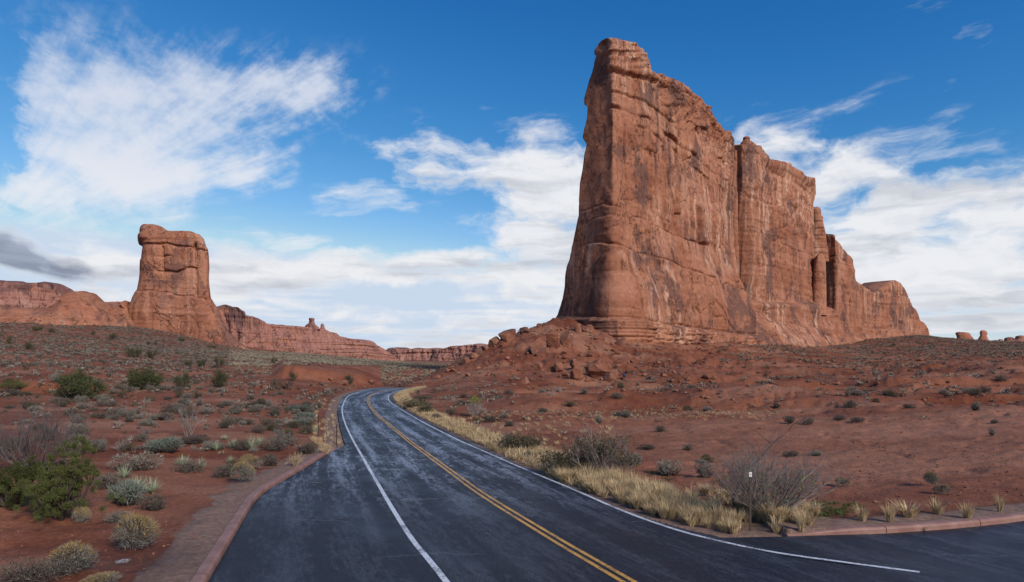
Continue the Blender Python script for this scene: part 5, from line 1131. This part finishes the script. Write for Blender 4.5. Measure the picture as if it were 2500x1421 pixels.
# verge grass
vr = spline(ER[7:], 700); tv_ = np.gradient(vr, axis=0); tv_ /= np.linalg.norm(tv_, axis=1)[:, None]; nv_ = np.stack([tv_[:, 1], -tv_[:, 0]], 1)
tuf = []
for k in range(700):
    Yk = vr[k, 1]; wd = np.interp(Yk, [14, 17, 22, 40, 70, 130], [.5, 1.6, 2.5, 2.3, 2.2, 1.8])
    for _ in range(2 if Yk < 22 else 3):
        off = .30 + wd * rnd.random() ** 1.25 + np.interp(Yk, [14, 18, 24], [.35, .35, .05]); X, Y = vr[k] + nv_[k] * off
        if dasph(X, Y) > .2: tuf.append((X, Y, rnd.uniform(.30, .58) * np.interp(Yk, [15, 17, 20, 28, 60], [.7, 1.0, 1.25, 1.1, .95]) * (.75 + .5 * min(1, off / 1.5))))
for k in range(260):                                  # the deeper tangle before the leafless shrub, and straw on the flats
    px, py = rnd.uniform(1380, 2000), rnd.uniform(1185, 1285)
    if py < 1165 + (px - 1380) * .13: continue
    X, Y, _z = hit(px, py)
    if dasph(X, Y) > .3: tuf.append((X, Y, rnd.uniform(.35, .6)))
for k in range(70):
    X, Y, _z = hit(rnd.uniform(760, 830), rnd.uniform(975, 1085))
    if dasph(X, Y) > .25: tuf.append((X, Y, rnd.uniform(.25, .5)))
for k in range(420):
    X, Y, _z = hit(rnd.uniform(1130, 1900), rnd.normal(1012, 7))
    if dasph(X, Y) > 1: tuf.append((X, Y, rnd.uniform(.12, .34)))
for k in range(120):
    X, Y, _z = hit(rnd.uniform(1090, 1500), rnd.uniform(1020, 1110))
    if dasph(X, Y) > .5: tuf.append((X, Y, rnd.uniform(.3, .5)))
tuf = np.array(tuf); od_ = np.argsort(-tuf[:, 2] / tuf[:, 1])
GL = [(hit(q[0], q[1])[:2], q[2]) for q in ((1832, 1297, 'the post with white plate'), (1922, 1303, 'the tip of the right kerb'), (1470, 1168, 'the tall brown-green bush'), (1385, 1160, 'the low dark brown bush'), (1275, 1100, 'the wide dark brown bush'), (1632, 1162, 'the rounded grey sage'), (822, 1093, 'the post at the kerb end'))]
gp = tuf[od_[:230], :2]; gd = np.linalg.norm(gp[:, None] - np.array([g[0] for g in GL])[None], axis=2)
for t_, q in enumerate(od_[:230]):
    j = int(np.argmin(gd[t_])); glab = f"straw grass tuft on the road verge, {ordn(int((gd[:, j] < gd[t_, j]).sum()))}nearest to {GL[j][1]}"
    X, Y, s = tuf[q]; o = link('dry_grass_tuft', GRASS[rnd.integers(0, 6)], (X, Y, float(gz(X, Y)) - .02), None, rnd.uniform(0, 6.28), (s * rnd.uniform(.8, 1.1), s, s))
    tag(o, glab, 'grass tuft', 'straw tufts on the verges')
Vs, Fa, Fb = [], [], []; b = 0
LOWG = [blades(34, 1.0, 1.0, .7, .022, 500 + i, .35, .3) for i in range(6)]
for q in od_[230:]:
    X, Y, s = tuf[q]; v, f4, f3 = LOWG[rnd.integers(0, 6)]; a = rnd.uniform(0, 6.28); c_, s_ = cos(a) * s, sin(a) * s
    Vs.append(np.stack([v[:, 0] * c_ - v[:, 1] * s_ + X, v[:, 0] * s_ + v[:, 1] * c_ + Y, v[:, 2] * s + float(gz(X, Y)) - .02], 1)); Fa.append(f4 + b); Fb.append(f3 + b); b += len(v)
tag(world_obj('dry_grass', np.vstack(Vs), [np.vstack(Fa), np.vstack(Fb)], [M_straw], smooth=False), 'fine straw grass filling the verges farther along the road', 'grass', kind='stuff')
Vs, Fa, Fb = [], [], []; b = 0
for k in range(170):
    px, py = (rnd.uniform(1540, 1640), rnd.uniform(1150, 1190)) if k < 40 else ((rnd.uniform(1960, 2110), rnd.uniform(1225, 1262)) if k < 120 else (rnd.uniform(1330, 1440), rnd.uniform(1130, 1165)))
    X, Y, Z = hit(px, py); s = rnd.uniform(.1, .22); v, f4, f3 = blades(30, 1.0, 1.0, 1.1, .03, 600 + k % 5, .4, .5); v = v * s
    Vs.append(v + (X, Y, Z - .01)); Fa.append(f4 + b); Fb.append(f3 + b); b += len(v)
tag(world_obj('green_grass', np.vstack(Vs), [np.vstack(Fa), np.vstack(Fb)], [M_green], smooth=False), 'short fresh green grass patches under the right roadside shrubs', 'grass', kind='stuff')

# ------------------------------------------------------------------ roadside posts
def box_v(x0, x1, y0, y1, z0, z1):
    v = np.array([(x, y, z) for z in (z0, z1) for y in (y0, y1) for x in (x0, x1)]); f = np.array([(0, 2, 3, 1), (4, 5, 7, 6), (0, 1, 5, 4), (2, 6, 7, 3), (0, 4, 6, 2), (1, 3, 7, 5)]); return v, f
def post(px, py, hpx, label, wid=.05, sign=False):
    X, Y, Z = hit(px, py); h = hpx / F * Y; root = tag(empty('marker_post', (X, Y, Z - .05)), label, 'post', 'brown marker posts')
    # u-channel post: web and two flanges
    m = [box_v(-wid * .5, wid * .5, -.004, .004, 0, h), box_v(-wid * .5, -wid * .5 + .006, .0041, .03, 0, h), box_v(wid * .5 - .006, wid * .5, .0041, .03, 0, h)]
    v = np.vstack([a for a, _ in m]); f = np.vstack([q + 8 * i for i, (_, q) in enumerate(m)])
    link('channel', mesh_np('channel', v, f, [M_post], smooth=False), (0, 0, 0), root)
    if sign:
        v, f = box_v(-.034, .034, -.012, -.005, h - .12, h + .005); pl = link('reflector_plate', mesh_np('reflector_plate', v, f, [M_refl], smooth=False), (0, 0, 0), root)
        for zz, ww in ((h - .045, .018), (h - .075, .012)):
            v, f = box_v(-ww, ww, -.0145, -.0125, zz - .008, zz + .008); d_ = link('plate_mark', mesh_np('plate_mark', v, f, [M_mark], smooth=False), (0, 0, 0), pl)
    else:
        v, f = box_v(-wid * .55, wid * .55, -.0065, .032, h + .001, h + .012); link('cap', mesh_np('cap', v, f, [M_post], smooth=False), (0, 0, 0), root)
    return root
post(1832, 1297, 148, 'brown marker post with small white plate at the right verge', .05, True)
post(822, 1093, 58, 'brown marker post at the end of the left kerb', .07)
post(777, 1066, 56, 'brown marker post standing in straw left of the kerb end', .07)
post(811, 976, 26, 'farthest brown marker post at the outside of the bend', .09)

# puddle on the left path
px_, py_ = 300, 1372; X, Y, Z = hit(px_, py_); a = np.linspace(0, 2 * pi, 48, endpoint=False)
rr = 1 + .35 * perlin(np.cos(a) * 1.7, np.sin(a) * 1.7, 3.3) + .18 * perlin(np.cos(a) * 5, np.sin(a) * 5, 1.3)
pv = np.stack([X + .15 * rr * np.cos(a), Y + .13 * rr * np.sin(a), gz(X + .2 * rr * np.cos(a), Y + .16 * rr * np.sin(a)) * 0 + float(gz(X, Y)) + .012], 1)
m, n = mat('puddle_water'); n.out((.20, .17, .17), .06, None, .6)
tag(world_obj('puddle', np.vstack([pv, pv.mean(0)]), np.stack([np.full(48, 48), np.arange(48), (np.arange(48) + 1) % 48], 1), [m], smooth=False), kind='structure')

# ------------------------------------------------------------------ the hiker by the boulder
def person(px, py, hpx):
    X, Y, Z = hit(px, py); H = 1.75
    me = bpy.data.meshes.new('person'); o = bpy.data.objects.new('person', me); C.objects.link(o)
    J = {'pel': (0, 0, .95), 'chest': (0, .02, 1.28), 'neck': (0, 0, 1.47), 'headb': (0, -.02, 1.56), 'head': (0, -.03, 1.68),
         'lsh': (.17, 0, 1.41), 'lel': (.24, .03, 1.14), 'lha': (.20, -.14, .98), 'rsh': (-.17, 0, 1.41), 'rel': (-.25, .04, 1.13), 'rha': (-.21, -.12, .97),
         'lhip': (.09, 0, .90), 'lkn': (.11, -.05, .50), 'lan': (.11, .03, .08), 'lto': (.12, -.13, .04), 'rhip': (-.09, 0, .90), 'rkn': (-.12, -.02, .50), 'ran': (-.14, .08, .08), 'rto': (-.15, -.08, .04)}
    R = {'pel': .15, 'chest': .165, 'neck': .06, 'headb': .085, 'head': .095, 'lsh': .075, 'lel': .05, 'lha': .04, 'rsh': .075, 'rel': .05, 'rha': .04, 'lhip': .09, 'lkn': .065, 'lan': .045, 'lto': .04, 'rhip': .09, 'rkn': .065, 'ran': .045, 'rto': .04}
    ks = list(J); E = [('pel', 'chest'), ('chest', 'neck'), ('neck', 'headb'), ('headb', 'head'), ('chest', 'lsh'), ('lsh', 'lel'), ('lel', 'lha'), ('chest', 'rsh'), ('rsh', 'rel'), ('rel', 'rha'), ('pel', 'lhip'), ('lhip', 'lkn'), ('lkn', 'lan'), ('lan', 'lto'), ('pel', 'rhip'), ('rhip', 'rkn'), ('rkn', 'ran'), ('ran', 'rto')]
    me.from_pydata([J[k] for k in ks], [(ks.index(a), ks.index(b)) for a, b in E], [])
    o.modifiers.new('skin', 'SKIN'); 
    for i, k in enumerate(ks): me.skin_vertices[0].data[i].radius = (R[k], R[k]); me.skin_vertices[0].data[i].use_root = (k == 'pel')
    sb = o.modifiers.new('sub', 'SUBSURF'); sb.levels = sb.render_levels = 2
    dg = bpy.context.evaluated_depsgraph_get(); me2 = bpy.data.meshes.new_from_object(o.evaluated_get(dg)); o.modifiers.clear(); o.data = me2; bpy.data.meshes.remove(me); me2.name = 'person'
    for c in ((.030, .045, .11), (.028, .032, .05), (.30, .17, .12), (.035, .022, .016)):
        m, n = mat('person_cloth'); n.out(c, .85); me2.materials.append(m)
    for p in me2.polygons:
        c = p.center; p.use_smooth = True
        hand = abs(c.x) > .15 and c.z < 1.02 and c.z > .9 and c.y < -.07
        p.material_index = 2 if (c.z > 1.5 or hand) else 0 if c.z > .93 else 1
        if c.z > 1.69 or (c.z > 1.58 and c.y > 0.0): p.material_index = 3
        if c.z < .09: p.material_index = 3
    o.location = (X, Y, Z - .005); o.rotation_euler[2] = radians(200); s = hpx / F * Y / H; s = min(max(s, .95), 1.2); o.scale = (s, s, s)
    tag(o, 'person in dark blue jacket and trousers standing beside the huge boulder', 'person')
person(1523, 931, 23)
